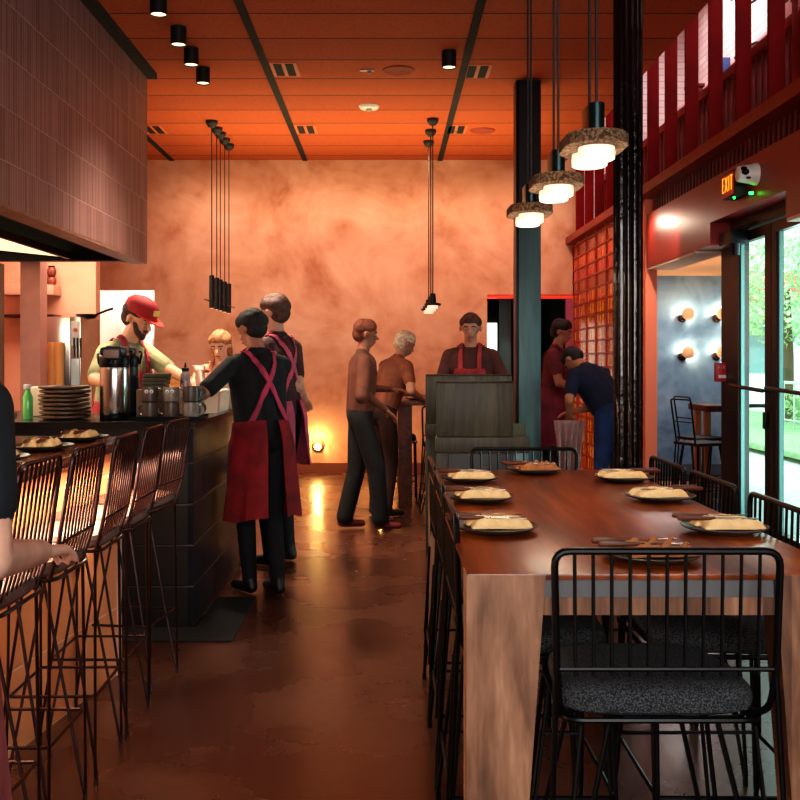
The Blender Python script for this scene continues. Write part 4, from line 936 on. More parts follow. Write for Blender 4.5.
# ------------------------------------------------------------------ booths
M['olive_wood'] = woodmat('olive_wood', [(44, 38, 24), (70, 64, 42), (98, 90, 62)], 2, 1.4, .5, .1)
M['perf'] = None
def perf():
    m, nt, out = nodes_of('perforated_black')
    b = N(nt, 'ShaderNodeBsdfPrincipled', Roughness=.5); nt.links.new(b.outputs[0], out.inputs[0])
    tc = N(nt, 'ShaderNodeTexCoord'); s = N(nt, 'ShaderNodeSeparateXYZ'); nt.links.new(tc.outputs['Object'], s.inputs[0])
    a = [mth(nt, 'SUBTRACT', mth(nt, 'FRACT', mth(nt, 'MULTIPLY', s.outputs[k], 62)), .5) for k in (0, 2)]
    d = mth(nt, 'ADD', mth(nt, 'MULTIPLY', a[0], a[0]), mth(nt, 'MULTIPLY', a[1], a[1]))
    nt.links.new(ramp(nt, d, [(.06, lin((4, 4, 4))), (.09, lin((74, 76, 72)))]), b.inputs['Base Color']); return m
M['perf'] = perf()
def booth(loc, wdt, h, label, rw=.0):
    t = thing('booth_bench', label, 'booth', loc, 0, 'dark wood booths')
    MB().box(0, wdt, 0, .05, .94, h, .004).build('upper_panel', 'olive_wood', t)
    MB().box(-.005, wdt+.1, -.03, .09, .845, .938, .006).build('ledge', 'olive_wood', t)
    MB().box(.0, .07, 0, .05, 0, .845, .003).build('corner_post', 'olive_wood', t)
    MB().box(.07, wdt, .01, .04, 0, .845, .002).build('perforated_panel', 'perf', t)
    MB().box(wdt, wdt+.09, .0, .06, 0, .845, .003).build('end_post', 'teal_paint', t)
    MB().box(.02, wdt+.08, .1, .55, .42, .5, .02).build('seat_cushion', mat('booth_leather', (92, 30, 22), .45), t)
    MB().box(.02, wdt+.08, .1, .5, 0, .42, .004).build('seat_base', 'olive_wood', t)
    MB().box(0, wdt, -.004, .054, h, h+.012, .003).build('cap_strip', 'bronze', t)
    return t
booth((.292, 6.0, 0), .46, 1.262, 'dark olive wood booth panel with perforated base just beyond the walnut table')
booth((.272, 7.2, 0), .62, 1.285, 'second dark booth panel, partly hidden behind the nearer booth')
# far high table + stools
ht = thing('high_table', 'tall dark wood table by the salmon wall beside the booths', 'table', (.5, 10.1, 0))
MB().box(-.42, .45, -.55, .6, .965, 1.01, .004).build('tabletop', 'walnut_top', ht)
for sx in (-1, 1):
    for sy in (-1, 1):
        x0 = -.40 if sx < 0 else .29; MB().box(x0, x0+.13, sy*.5-.04, sy*.5+.04, 0, .965, .004).build('leg', 'walnut_side', ht)
dup(cc, (.07, 9.95, 0), -PI/2, 'black wire back chair left of the tall dark wood table', 'black chairs at the far tall table')
dup(cc, (.56, 9.3, 0), 0, 'black wire back chair in front of the tall dark wood table beside the booth', 'black chairs at the far tall table')
setting(.28, 9.72, 1.012, .1, 'on the tall dark wood table by the booths', False, gs=(None, None, None, None))

# alcove table with stools + planter
at_ = thing('alcove_table', 'high wood counter table with pale post leg in the alcove', 'table', (3.18, 9.9, 0))
MB().box(-.12, .12, -.3, .3, .9, .96, .006).build('tabletop', 'walnut_side', at_)
for yy in (-.18, .12): MB().box(-.1, -.04, yy, yy+.06, 0, .9, .004).build('leg', mat('pale_oak', (196, 146, 98), .5) if 'oak' not in M else 'oak', at_)
M['oak'] = mat('pale_oak', (196, 146, 98), .5)
def slim_stool(loc, rz, label):
    t = thing('alcove_stool', label, 'bar stool', loc, rz, 'wire stools in the alcove')
    MB().box(-.17, .17, -.17, .17, .64, .67, .012).build('seat', 'black_matte', t)
    b = MB().tube(fillet([(-.13, -.16, .64), (-.14, -.22, 1.05), (.14, -.22, 1.05), (.13, -.16, .64)], .03), .008, 8)
    b.tube([(-.13, -.19, .85), (.13, -.19, .85)], .006, 6); b.build('backrest', 'black_metal', t)
    for sx in (-1, 1):
        for sy in (-1, 1):
            MB().tube(fillet([(sx*.16, sy*.15, .64), (sx*.19, sy*.18, .01), (sx*.06, sy*.15, .64)], .012, 3), .007, 7).build('leg', 'black_metal', t)
    MB().tube([(-.18, -.17, .25), (.18, -.17, .25), (.18, .17, .25), (-.18, .17, .25)], .006, 6, closed=True).build('footrest', 'black_metal', t)
slim_stool((2.80, 8.95, 0), -1.2, 'black wire stool before the counter table in the alcove')
slim_stool((3.0, 9.55, 0), -1.3, 'black wire stool behind the counter table in the alcove')
pl = thing('planter_box', 'pale stone planter box on the alcove floor', 'planter', (2.70, 9.35, 0))
MB().box(-.12, .16, -.15, .15, 0, .22, .01).build('box', mat('planter_stone', (196, 190, 176), .7), pl)
MB().box(-.14, .18, -.17, .17, .2, .25, .008).build('rim', mat('planter_wood', (206, 160, 112), .5), pl)

# ------------------------------------------------------------------ people
def capsule_sdf(P, a, b, ra, rb, sc):
    # P: n,3 ; sc: flatten matrix applied around the mid line (inverse scale)
    ab = b-a; L2 = max(ab.dot(ab), 1e-9)
    tt = np.clip(((P-a)@ab)/L2, 0, 1)
    q = P-(a+tt[:, None]*ab)
    if sc is not None: q = q@sc
    return np.sqrt((q*q).sum(1))-(ra+(rb-ra)*tt)
def V(*a): return np.array(a, float)
def ik(a, b, l1, l2, pole):
    d = b-a; D = np.linalg.norm(d)
    if D > (l1+l2)*.995: b = a+d/D*(l1+l2)*.995; d = b-a; D = np.linalg.norm(d)
    u = d/D; x = (l1*l1-l2*l2+D*D)/(2*D); h = math.sqrt(max(l1*l1-x*x, 0))
    p = pole-u*pole.dot(u); p = p/np.linalg.norm(p)
    return a+u*x+p*h, b

def add_caps(bm, a, b, ra, rb, sc=None, n=14):
    a, b = Vector(a), Vector(b); d = b-a; L = d.length
    rot = d.to_track_quat('Z', 'Y').to_matrix() if L > 1e-6 else Matrix.Identity(3)
    rings = []
    prof = [(ra*math.sin(t), -ra*math.cos(t)) for t in [PI/2*k/5 for k in range(1, 6)]]+[(rb*math.cos(t), L+rb*math.sin(t)) for t in [PI/2*k/5 for k in range(0, 5)]]
    def tr(p):
        q = rot @ Vector(p)
        base = a; 
        if sc is not None:
            # flatten perpendicular offset from axis
            ax = rot @ Vector((0, 0, p[2])) if True else q
            off = q-ax; off = Vector((off.x*sc[0], off.y*sc[1], off.z*sc[2])); q = ax+off
        return base+q
    v0 = bm.verts.new(tr((0, 0, -ra))); v1 = bm.verts.new(tr((0, 0, L+rb)))
    for r, z in prof:
        rings.append([bm.verts.new(tr((r*math.cos(2*PI*k/n), r*math.sin(2*PI*k/n), z))) for k in range(n)])
    for A, B in zip(rings, rings[1:]):
        for k in range(n): bm.faces.new((A[k], A[(k+1) % n], B[(k+1) % n], B[k]))
    for k in range(n):
        bm.faces.new((v0, rings[0][(k+1) % n], rings[0][k])); bm.faces.new((v1, rings[-1][k], rings[-1][(k+1) % n]))

def remeshed(bm, vox, smooth=3, name='body'):
    bmesh.ops.recalc_face_normals(bm, faces=bm.faces[:])
    me = bpy.data.meshes.new('tmp'); bm.to_mesh(me); bm.free()
    o = bpy.data.objects.new('tmp', me); COL.objects.link(o)
    r = o.modifiers.new('r', 'REMESH'); r.mode = 'VOXEL'; r.voxel_size = vox
    if smooth: s = o.modifiers.new('s', 'SMOOTH'); s.factor = .5; s.iterations = smooth
    bpy.context.view_layer.update()
    out = bpy.data.meshes.new_from_object(o.evaluated_get(bpy.context.evaluated_depsgraph_get()))
    bpy.data.objects.remove(o); bpy.data.meshes.remove(me); out.name = name
    out.polygons.foreach_set('use_smooth', [True]*len(out.polygons))
    return out

def skinmat(c): return mat('skin', c, .5, c2=tuple(int(v*.9) for v in c), scale=10)
def clothmat(nm, c): return mat(nm, c, .85, c2=tuple(int(v*.72) for v in c), scale=6, bump=.5, bscale=18)

def person(label, loc, face, H=1.75, lean=0, hands=(None, None), feet=None, head=(0, 0), skin=(196, 140, 112), shirt=(20, 20, 24), trousers=(16, 16, 20), shoes=(20, 18, 18),
           hair=(30, 20, 16), apron=None, cap=None, beard=False, vox=.008, sleeve=.6, wide=1.0, apron_full=False, straps=None, longhair=False, name='person', poles=(None, None), apz=(.52, 1.07), build=1.0):
    """face: world heading in degrees (0=+X, 90=+Y).  hands/feet in world metres."""
    rz = math.radians(face-90); s = H/1.75
    root = thing(name, label, 'person', loc, rz)
    Ri = Matrix.Rotation(-rz, 3, 'Z')
    def W(p): q = Ri @ (Vector(p)-Vector(loc)); return V(*q)/s
    pel = V(0, 0, .95); ca, sa = math.cos(lean), math.sin(lean)
    def T(p):
        q = V(*p)-pel; return pel+V(q[0], q[1]*ca+q[2]*sa, q[2]*ca-q[1]*sa)
    E = []      # a,b,ra,rb,flatten,material
    SK, SH, TR, SO = 0, 1, 2, 3
    bw = build
    def add(a, b, ra, rb, m, sc=None): E.append((V(*a), V(*b), ra, rb, sc, m))
    # torso
    add(T((-.06, 0, .95)), T((.06, 0, .95)), .115*bw, .115*bw, TR, (1, .95, 1))
    add(T((-.045, 0, 1.06)), T((.045, 0, 1.06)), .108*bw, .108*bw, SH)
    add(T((-.06, 0, 1.16)), T((.06, 0, 1.16)), .108*bw, .108*bw, SH)
    add(T((-.075, .005, 1.3)), T((.075, .005, 1.3)), .115*bw, .115*bw, SH)
    add(T((-.13, -.01, 1.405)), T((.13, -.01, 1.405)), .062, .062, SH)
    add(T((0, 0, .97)), T((0, .0, 1.36)), .12*bw, .12*bw, SH)
    for sx in (-1, 1): add(T((sx*.062, 0, 1.02)), T((sx*.078, .003, 1.33)), .106*bw, .11*bw, SH)
    # neck & trapezius
    add(T((0, -.015, 1.42)), T((0, .0, 1.50)), .06, .052, SK)
    add(T((-.1, -.015, 1.425)), T((0, -.015, 1.47)), .045, .05, SH); add(T((.1, -.015, 1.425)), T((0, -.015, 1.47)), .045, .05, SH)
    # head frame
    neck = T((0, .0, 1.5)); yaw, pitch = head; pitch_t = pitch+lean*.6
    HR = Matrix.Rotation(math.radians(yaw), 3, 'Z') @ Matrix.Rotation(-pitch_t, 3, 'X')
    def Hd(x, y, z):
        q = HR @ Vector((x, y, z)); return neck+V(*q)
    add(neck, Hd(0, .005, .08), .052, .052, SK)
    add(Hd(0, -.012, .15), Hd(0, .012, .155), .083, .08, SK, None)
    add(Hd(0, .025, .12), Hd(0, .05, .055), .062, .034, SK)      # jaw
    add(Hd(0, .088, .125), Hd(0, .106, .098), .008, .014, SK)    # nose
    add(Hd(-.018, .084, .066), Hd(.018, .084, .066), .008, .008, SK)  # lips
    add(Hd(-.03, .078, .148), Hd(.03, .078, .148), .012, .012, SK)    # brow
    for sx in (-1, 1): add(Hd(sx*.082, -.005, .13), Hd(sx*.084, -.012, .10), .015, .01, SK)
    # arms
    for i, sx in enumerate((-1, 1)):
        sh = T((sx*.175*bw, -.005, 1.395)); h = hands[i]
        if h is None: tgt = sh+V(sx*.07, .06, -.53)
        else: tgt = W(h)
        pole = V(sx*.7, -.5, -.6) if poles[i] is None else V(*poles[i])
        el, wr = ik(sh, tgt, .285, .255, pole)
        mid = sh+(el-sh)*sleeve
        add(sh, mid, .06, .056, SH); add(mid, el, .044, .04, SK) if sleeve < 1 else add(mid, el, .05, .045, SH)
        add(el, wr, .041, .027, SK if sleeve <= 1 else SH)
        d = (wr-el)/np.linalg.norm(wr-el)
        side = np.cross(d, V(0, 0, 1)); side /= max(np.linalg.norm(side), 1e-6); dn = np.cross(side, d)
        if dn[2] > 0: dn = -dn
        # hand: palm, four fingers, thumb
        p0, p1 = wr+d*.015, wr+d*.085
        for q in (-.026, -.009, .009, .026): add(p0+side*q*.7, p1+side*q, .014, .012, SK)
        for q, ln in ((-.034, .062), (-.0115, .08), (.0115, .075), (.034, .06)):
            k0 = p1+side*q*.9; k1 = k0+(d*.92+dn*.3+side*q*3)*ln*.55; k2 = k1+(d*.8+dn*.55)*ln*.5
            add(k0, k1, .0088, .008, SK); add(k1, k2, .008, .007, SK)
        inn = -sx
        t0 = wr+d*.03+side*.02*inn*-1*sx*inn; sgn = 1 if (side@V(-sx, 0, 0)) > 0 else -1
        t0 = wr+d*.025+side*.024*sgn; t1 = t0+(d*.6+side*sgn*.75+dn*.25)*.036; t2 = t1+(d*.9+side*sgn*.2+dn*.45)*.03
        add(t0, t1, .012, .0105, SK); add(t1, t2, .0105, .009, SK)
    # legs
    ft = feet or (None, None)
    for i, sx in enumerate((-1, 1)):
        hp = V(sx*.09, 0, .92); f = ft[i]
        an = V(sx*.1, 0, .09) if f is None else W(f)+V(0, 0, .09)
        kn, an = ik(hp, an, .42, .415, V(sx*.1, 1, 0))
        add(hp, kn, .092*bw, .064*wide, TR); add(kn, an, .062*wide, .046*wide**2, TR)
        add(an+V(0, -.01, 0), an+V(0, -.03, -.05), .038, .034, SO)
        add(an+V(0, -.02, -.052), an+V(sx*.015, .15, -.06), .036, .028, SO)
    bm = bmesh.new()
    for a, b, ra, rb, sc, m in E: add_caps(bm, a*s, b*s, ra*s, rb*s, sc)
    me = remeshed(bm, vox, 3)
    for m_ in (skinmat(skin), clothmat('shirt_cloth', shirt), clothmat('trouser_cloth', trousers), mat('shoe', shoes, .5, c2=tuple(int(v*.8) for v in shoes))): me.materials.append(m_)
    n = len(me.polygons); C = np.empty(n*3); me.polygons.foreach_get('center', C); C = C.reshape(-1, 3)/s
    best = np.full(n, 9.); idx = np.zeros(n, int); eix = np.zeros(n, int); TOR = (0, 1, 2, 3, 4, 5, 6, 7, 9, 10)
    for ei, (a, b, ra, rb, sc, m) in enumerate(E):
        d = capsule_sdf(C, a, b, ra, rb, None); mk = d < best; best[mk] = d[mk]; idx[mk] = m; eix[mk] = ei
    me.polygons.foreach_set('material_index', idx.tolist())
    body = bpy.data.objects.new('body', me); COL.objects.link(body); body.parent = root
    def child(nm, bm_, vx, mt, sm=2):
        m2 = remeshed(bm_, vx, sm, nm); m2.materials.append(mt); o = bpy.data.objects.new(nm, m2); COL.objects.link(o); o.parent = root; return o
    # hair
    if hair:
        b_ = bmesh.new()
        add_caps(b_, Hd(0, -.028, .172)*s, Hd(0, .018, .185)*s, .083*s, .072*s)
        add_caps(b_, Hd(0, -.04, .12)*s, Hd(0, -.03, .16)*s, .072*s, .078*s)
        for sx in (-1, 1): add_caps(b_, Hd(sx*.04, -.045, .165)*s, Hd(sx*.042, .025, .178)*s, .054*s, .048*s)
        if longhair:
            add_caps(b_, Hd(0, -.06, .13)*s, Hd(0, -.085, .02)*s, .066*s, .05*s)
            for sx in (-1, 1): add_caps(b_, Hd(sx*.062, -.02, .15)*s, Hd(sx*.07, -.03, .03)*s, .035*s, .022*s)
        if longhair == 'bun': add_caps(b_, Hd(0, -.13, .2)*s, Hd(0, -.13, .21)*s, .045*s, .045*s)
        child('hair', b_, .009, mat('hair', hair, .7, c2=tuple(min(255, int(v*1.6)) for v in hair), scale=40, bump=.6, bscale=60))
    if beard:
        b_ = bmesh.new()
        add_caps(b_, Hd(-.045, .055, .06)*s, Hd(0, .078, .032)*s, .018*s, .022*s); add_caps(b_, Hd(.045, .055, .06)*s, Hd(0, .078, .032)*s, .018*s, .022*s)
        add_caps(b_, Hd(-.058, .03, .1)*s, Hd(-.045, .055, .06)*s, .014*s, .018*s); add_caps(b_, Hd(.058, .03, .1)*s, Hd(.045, .055, .06)*s, .014*s, .018*s)
        add_caps(b_, Hd(-.026, .092, .076)*s, Hd(0, .099, .084)*s, .007*s, .008*s); add_caps(b_, Hd(.026, .092, .076)*s, Hd(0, .099, .084)*s, .007*s, .008*s)
        child('beard', b_, .0055, mat('beard_hair', (48, 26, 18), .8, c2=(84, 48, 32), scale=60))
    # eyes
    for sx in (-1, 1):
        m3 = MB().ball(Hd(sx*.031, .079, .128)*s, .012*s, .010*s, .007*s, 12).mesh('eye', mat('eye_white', (220, 210, 200), .3) if 'eyew' not in M else 'eyew')
        o = bpy.data.objects.new('eye', m3); COL.objects.link(o); o.parent = root
        m4 = MB().ball(Hd(sx*.031, .0875, .127)*s, .005*s, .003*s, .005*s, 10).mesh('pupil', 'black_matte'); o2 = bpy.data.objects.new('pupil', m4); COL.objects.link(o2); o2.parent = o
    o = bpy.data.objects.new('mouth', MB().ball(Hd(0, .092, .065)*s, .024*s, .007*s, .0065*s, 14).mesh('mouth', 'lip')); COL.objects.link(o); o.parent = root
    for sx in (-1, 1):
        eb = MB().tube([Hd(sx*.014, .091, .147)*s, Hd(sx*.03, .088, .152)*s, Hd(sx*.048, .077, .146)*s], .0045*s, 6)
        o = bpy.data.objects.new('eyebrow', eb.mesh('eyebrow', 'brow')); COL.objects.link(o); o.parent = root
    if cap:
        b_ = MB(); Rr = HR
        pts = []
        b_.lathe([(.098, .0), (.1, .02), (.094, .06), (.07, .09), (.03, .104), (.004, .106)], n=30, sy=1.12, close=True)
        b_.xf(Matrix.Translation(Vector(Hd(0, 0, .165)*s)) @ HR.to_4x4() @ Matrix.Scale(s, 4)).build('cap', mat('cap_cloth', cap, .75, c2=tuple(int(v*.8) for v in cap), scale=8), root)
        br = MB(); n_ = 14
        top = []; bot = []
        for lay, dz in ((0, .0), (1, -.006)):
            row = []
            for k in range(n_+1):
                a = math.radians(20+140*k/n_)
                inn = (math.cos(a)*.096, math.sin(a)*.105, dz+.004)
                ou = (math.cos(a)*.098, math.sin(a)*.105+.075*math.sin((a-math.radians(20))/math.radians(140)*PI)**.6, dz-.018*math.sin((a-math.radians(20))/math.radians(140)*PI))
                row.append((br.bm.verts.new(inn), br.bm.verts.new(ou)))
            (top if lay == 0 else bot).extend(row)
        for k in range(n_):
            for rr in (top, bot): br.bm.faces.new((rr[k][0], rr[k+1][0], rr[k+1][1], rr[k][1]))
            br.bm.faces.new((top[k][1], top[k+1][1], bot[k+1][1], bot[k][1]))
        br.xf(Matrix.Translation(Vector(Hd(0, 0, .168)*s)) @ HR.to_4x4() @ Matrix.Scale(s, 4)).build('cap_brim', mat('brim_cloth', (214, 52, 36), .7), root)
        pt = MB().box(-.034, .034, .0, .006, -.016, .02, .004)
        pt.xf(Matrix.Translation(Vector(Hd(0, 0, .205)*s)) @ HR.to_4x4() @ Matrix.Scale(s, 4) @ Matrix.Translation((0, .106, 0)) @ Matrix.Rotation(.25, 4, 'X')).build('cap_patch', mat('yellow_patch', (236, 186, 50), .7, c2=(240, 220, 150), scale=30), root)
    # apron
    if apron:
        am = clothmat('apron_cloth', apron)
        # skirt sheet
        def sheet(nm, a0, a1, z0, z1, rx, ry, flare, m_):
            s_ = MB(); nu, nv = 40, 18; g = []
            for lay in (0, 1):
                gg = []
                for j in range(nv+1):
                    v = j/nv; row = []
                    for i_ in range(nu+1):
                        a = a0+(a1-a0)*i_/nu
                        k = (.86+.14*min(1, v*4))+flare*v**1.4+(.07*v)*math.sin(a*7+2*v+bw*3)+.03*v*math.sin(a*16+v*3)
                        r1, r2 = rx*k-(.006 if lay else 0), ry*k-(.006 if lay else 0)
                        z = z1+(z0-z1)*v*(1-.05*abs((i_/nu-.5)*2)**3)+.008*v*math.sin(a*5); p = V(math.cos(a)*r1, math.sin(a)*r2, z)
                        if z > .95: p = T(p)
                        row.append(s_.bm.verts.new(p*s))
                    gg.append(row)
                g.append(gg)
            for lay in (0, 1):
                for j in range(nv):
                    for i_ in range(nu): s_.bm.faces.new((g[lay][j][i_], g[lay][j][i_+1], g[lay][j+1][i_+1], g[lay][j+1][i_]))
            for j in range(nv):
                for i_ in (0, nu): s_.bm.faces.new((g[0][j][i_], g[0][j+1][i_], g[1][j+1][i_], g[1][j][i_]))
            for i_ in range(nu):
                for j in (0, nv): s_.bm.faces.new((g[0][j][i_], g[0][j][i_+1], g[1][j][i_+1], g[1][j][i_]))
            return s_.build(nm, m_, root)
        e = .15
        if apron_full: sheet('apron', -PI*.42, PI*1.42, apz[0], apz[1], .208*bw, .165*bw, .16, am)
        else: sheet('apron', -PI*.08, PI*1.08, apz[0], apz[1], .205*bw, .17*bw, .14, am)
        # bib from body surface
        vs = [v.co.copy() for v in me.vertices]; keep = []
        inv = []
        for p in me.polygons:
            c = V(*p.center)/s; q = c-pel; l = V(q[0], q[1]*ca-q[2]*sa, q[2]*ca+q[1]*sa)  # un-lean
            zz = l[2]+.95; nn = p.normal
            ok = False; tor = eix[p.index] in TOR
            if 1.0 < zz < 1.30 and l[1] > .02 and abs(l[0]) < .12 and tor: ok = True
            # straps over the shoulders, crossing on the back
            if tor and 1.28 <= zz and l[1] > -.02 and .055 < abs(l[0]) < .09: ok = True
            if tor and l[1] <= -.0 and 1.04 < zz < 1.47:
                tt_ = (zz-1.04)/.40
                for sg_ in (-1, 1):
                    xc = sg_*(-.12+.20*tt_)
                    if abs(l[0]-xc) < .016: ok = True
            if ok: keep.append(p.index)
        if keep:
            s_ = bmesh.new(); mp_ = {}
            for pi_ in keep:
                p = me.polygons[pi_]; f = []
                for vi in p.vertices:
                    if vi not in mp_: mp_[vi] = s_.verts.new(me.vertices[vi].co+me.vertices[vi].normal*.008)
                    f.append(mp_[vi])
                try: s_.faces.new(f)
                except ValueError: pass
            m5 = bpy.data.meshes.new('apron_bib'); s_.to_mesh(m5); s_.free(); m5.materials.append(clothmat('strap_cloth', straps or apron))
            m5.polygons.foreach_set('use_smooth', [True]*len(m5.polygons))
            o = bpy.data.objects.new('apron_bib', m5); COL.objects.link(o); o.parent = root
            md = o.modifiers.new('solid', 'SOLIDIFY'); md.thickness = .006; md.offset = 1
    return root
M['eyew'] = mat('eye_white', (170, 156, 144), .4)
M['lip'] = mat('lips', (150, 70, 62), .5)
M['brow'] = mat('brow_hair', (46, 30, 22), .8)

person('bearded person in red cap, sage shirt and pink apron reaching across the counter', (-1.80, 6.62, 0), -30, 1.83, lean=.22, hands=((-1.20, 6.28, 1.24), (-1.62, 5.98, 1.24)), head=(12, .32),
       skin=(222, 160, 124), shirt=(176, 172, 126), trousers=(40, 40, 46), apron=(196, 60, 76), cap=(176, 20, 26), beard=True, vox=.0052, hair=(44, 26, 18), sleeve=.85, apz=(.5, 1.08))
person('person in black shirt and deep red apron, back turned, beside the tiled counter', (-.755, 5.98, 0), 128, 1.72, lean=.12, hands=((-1.12, 5.95, 1.32), (-.98, 6.52, 1.30)), head=(10, .25),
       skin=(176, 116, 92), shirt=(16, 14, 20), trousers=(12, 12, 18), apron=(150, 14, 26), straps=(196, 64, 96), apron_full=True, vox=.0058, hair=(22, 14, 12), sleeve=.8, apz=(.46, 1.05), feet=((-.83, 6.0, 0), (-.66, 5.98, 0)))
person('taller person in dark shirt and pink apron standing behind the one in red apron', (-.75, 6.9, 0), 150, 1.86, lean=.04, hands=((-1.0, 6.85, 1.16), (-.60, 7.16, 1.12)), head=(0, .1), poles=((-.2, -.2, -1), (.2, -.1, -1)),
       skin=(206, 150, 124), shirt=(72, 30, 30), trousers=(18, 18, 26), apron=(206, 84, 108), apron_full=True, vox=.009, hair=(58, 32, 22), sleeve=.7, apz=(.62, 1.05))
person('cook with pale face and light peach top behind the white tubs', (-1.27, 7.75, 0), 262, 1.64, lean=.12, hands=((-1.05, 7.3, 1.18), (-1.38, 7.3, 1.16)), head=(0, .3),
       skin=(236, 178, 144), shirt=(222, 160, 122), trousers=(60, 50, 46), apron=(206, 120, 96), vox=.009, hair=(120, 76, 48), longhair=True)
person('person in brown top, wide black trousers and dark red shoes by the salmon wall', (-.23, 8.25, 0), 8, 1.74, lean=.05, hands=((.03, 8.55, 1.15), (-.02, 8.0, 1.0)), feet=((-.36, 8.32, 0), (-.06, 8.18, 0)), head=(0, .1),
       skin=(170, 104, 76), shirt=(112, 58, 38), trousers=(20, 14, 14), shoes=(110, 18, 18), vox=.009, hair=(88, 44, 28), wide=1.25, sleeve=1.2)
person('person with a pale headscarf leaning over the tall dark table near the salmon wall', (-.06, 9.0, 0), 35, 1.72, lean=.38, hands=((.25, 9.45, 1.08), (.3, 9.0, 1.05)), head=(-10, .2),
       skin=(206, 146, 116), shirt=(150, 86, 58), trousers=(66, 32, 24), vox=.010, hair=(222, 172, 138), sleeve=.6)
person('person facing forward in dark top and rose red apron behind the booths', (.70, 8.45, 0), 262, 1.80, lean=.06, hands=((.95, 8.15, 1.0), (.5, 8.12, 1.08)), head=(0, .15),
       skin=(200, 136, 110), shirt=(84, 34, 30), trousers=(24, 18, 20), apron=(176, 52, 56), vox=.009, hair=(58, 30, 22), apz=(.5, 1.1))
person('person in plum red clothes standing right of the teal square column', (1.66, 10.1, 0), 340, 1.82, lean=.1, hands=((1.98, 10.15, 1.12), (1.93, 9.88, 1.12)), head=(0, .2),
       skin=(176, 116, 90), shirt=(112, 34, 48), trousers=(46, 14, 24), apron=(128, 32, 56), apron_full=True, vox=.010, hair=(20, 14, 12))
nv = person('person in navy polo and blue jeans bending forward by the fluted column', (1.90, 8.45, 0), 125, 1.72, lean=.68, hands=((1.56, 8.6, .93), (1.62, 8.75, .95)), head=(0, .75),
       skin=(196, 128, 96), shirt=(18, 26, 58), trousers=(34, 58, 112), vox=.009, hair=(28, 20, 18), sleeve=.75, build=1.08)
tw = MB()
cl_pts = []
nu, nvv = 26, 16
gr = [[tw.bm.verts.new((.13*(u/nu-.5)*2*(1-.25*math.sin(v/nvv*2)) , .045*math.sin(u*1.1+v*.25)*(.4+v/nvv), -v/nvv*.46)) for u in range(nu+1)] for v in range(nvv+1)]
for a in range(nvv):
    for b in range(nu): tw.bm.faces.new((gr[a][b], gr[a][b+1], gr[a+1][b+1], gr[a+1][b]))
o = solo('white_cloth', tw, mat('pinkish_cloth', (206, 170, 164), .85, c2=(180, 138, 136), scale=8, bump=.4), 'crumpled pale pink cloth held by the bending person in navy', 'cloth', (1.56, 8.6, .88))
o.modifiers.new('s', 'SOLIDIFY').thickness = .006

person('foreground person at the left edge with dark sleeve, pale forearm and pink apron', (-.885, 1.74, 0), 98, 1.65, lean=.04, hands=((-1.05, 2.1, 1.08), (-.69, 1.98, 1.02)), head=(10, .2), poles=(None, (.05, -.5, -1)),
       skin=(232, 186, 160), shirt=(20, 30, 36), trousers=(150, 84, 88), apron=(206, 120, 126), apron_full=True, vox=.0052, hair=(50, 34, 28), sleeve=.62, apz=(.42, 1.05))

# ------------------------------------------------------------------ outside
struct('ground_outside', MB().box(2.6, 26, -12, 40, -.2, -.13), mat('pavement', (224, 222, 214), .8, c2=(206, 204, 196), scale=2), 'bright pavement outside the entrance')
solo('lawn', MB().box(6.0, 9.9, 2.0, 31, -.06, .04, .02), mat('grass', (150, 186, 130), .9, c2=(186, 212, 160), scale=9), 'strip of bright green lawn outside the door', 'lawn', (8, 14, 0), world=True)
def leaves(name, label, cat, c, rx, ry, rz, n, sz, col1, col2, trunk=False, group=None):
    t = thing(name, label, cat, (c[0], c[1], 0), 0, group)
    s = MB(); rnd = random.Random(int(c[0]*31+c[1]*17))
    for _ in range(n):
        while True:
            p = Vector((rnd.uniform(-1, 1), rnd.uniform(-1, 1), rnd.uniform(-1, 1)))
            if .35 < p.length < 1: break
        p = Vector((p.x*rx, p.y*ry, p.z*rz+c[2])); a = Vector((rnd.gauss(0, 1), rnd.gauss(0, 1), rnd.gauss(0, 1))).normalized(); b = a.orthogonal().normalized()
        l = sz*rnd.uniform(.6, 1.3)
        s.poly([p-a*l, p+b*l*.5, p+a*l, p-b*l*.5], [(0, 1, 2, 3)])
    s.build('foliage', mat('leaf_'+name, col1, .7, c2=col2, scale=.8), t, smooth=False)
    if trunk: MB().tube([(0, 0, 0), (.05, .05, c[2]*.5), (0, 0, c[2])], .12, 8, radii=[.16, .12, .06]).build('trunk', mat('bark', (110, 90, 70), .9), t)
    return t
leaves('clipped_hedge', 'low green clipped hedge beyond the pavement outside', 'hedge', (9.0, 19.5, .45), .6, 3.8, .42, 2500, .06, (130, 170, 112), (180, 208, 150))
leaves('street_tree', 'leafy tree seen through the upper far door pane', 'tree', (8.9, 22.3, 3.0), 1.5, 2.0, 1.3, 4200, .075, (160, 200, 140), (220, 236, 196), True)
leaves('street_tree', 'leafy tree seen through the near door pane', 'tree', (8.4, 16.6, 3.4), 1.3, 1.7, 1.4, 4200, .075, (150, 196, 140), (220, 236, 196), True)
bd = thing('street_building', 'pale building with red awning across the street', 'building', (14, 32, 0))
MB().box(-4, 10, 0, 3, 0, 6).build('wall', mat('pale_wall', (222, 226, 224), .8), bd, smooth=False)
for k in range(4):
    w_ = MB().box(-3+3*k, -1.6+3*k, -.05, 0, 1.0, 2.6).build('window', mat('window_grey', (130, 160, 160), .2), bd, smooth=False)
for k in range(3):
    MB().poly([(-3.6+4*k, 0, 4.2), (-.4+4*k, 0, 4.2), (-.4+4*k, -1.4, 3.4), (-3.6+4*k, -1.4, 3.4), (-3.6+4*k, -1.4, 3.2), (-.4+4*k, -1.4, 3.2)], [(0, 1, 2, 3), (3, 2, 5, 4)]).build('awning', mat('awning_red', (214, 96, 96), .7), bd, smooth=False)
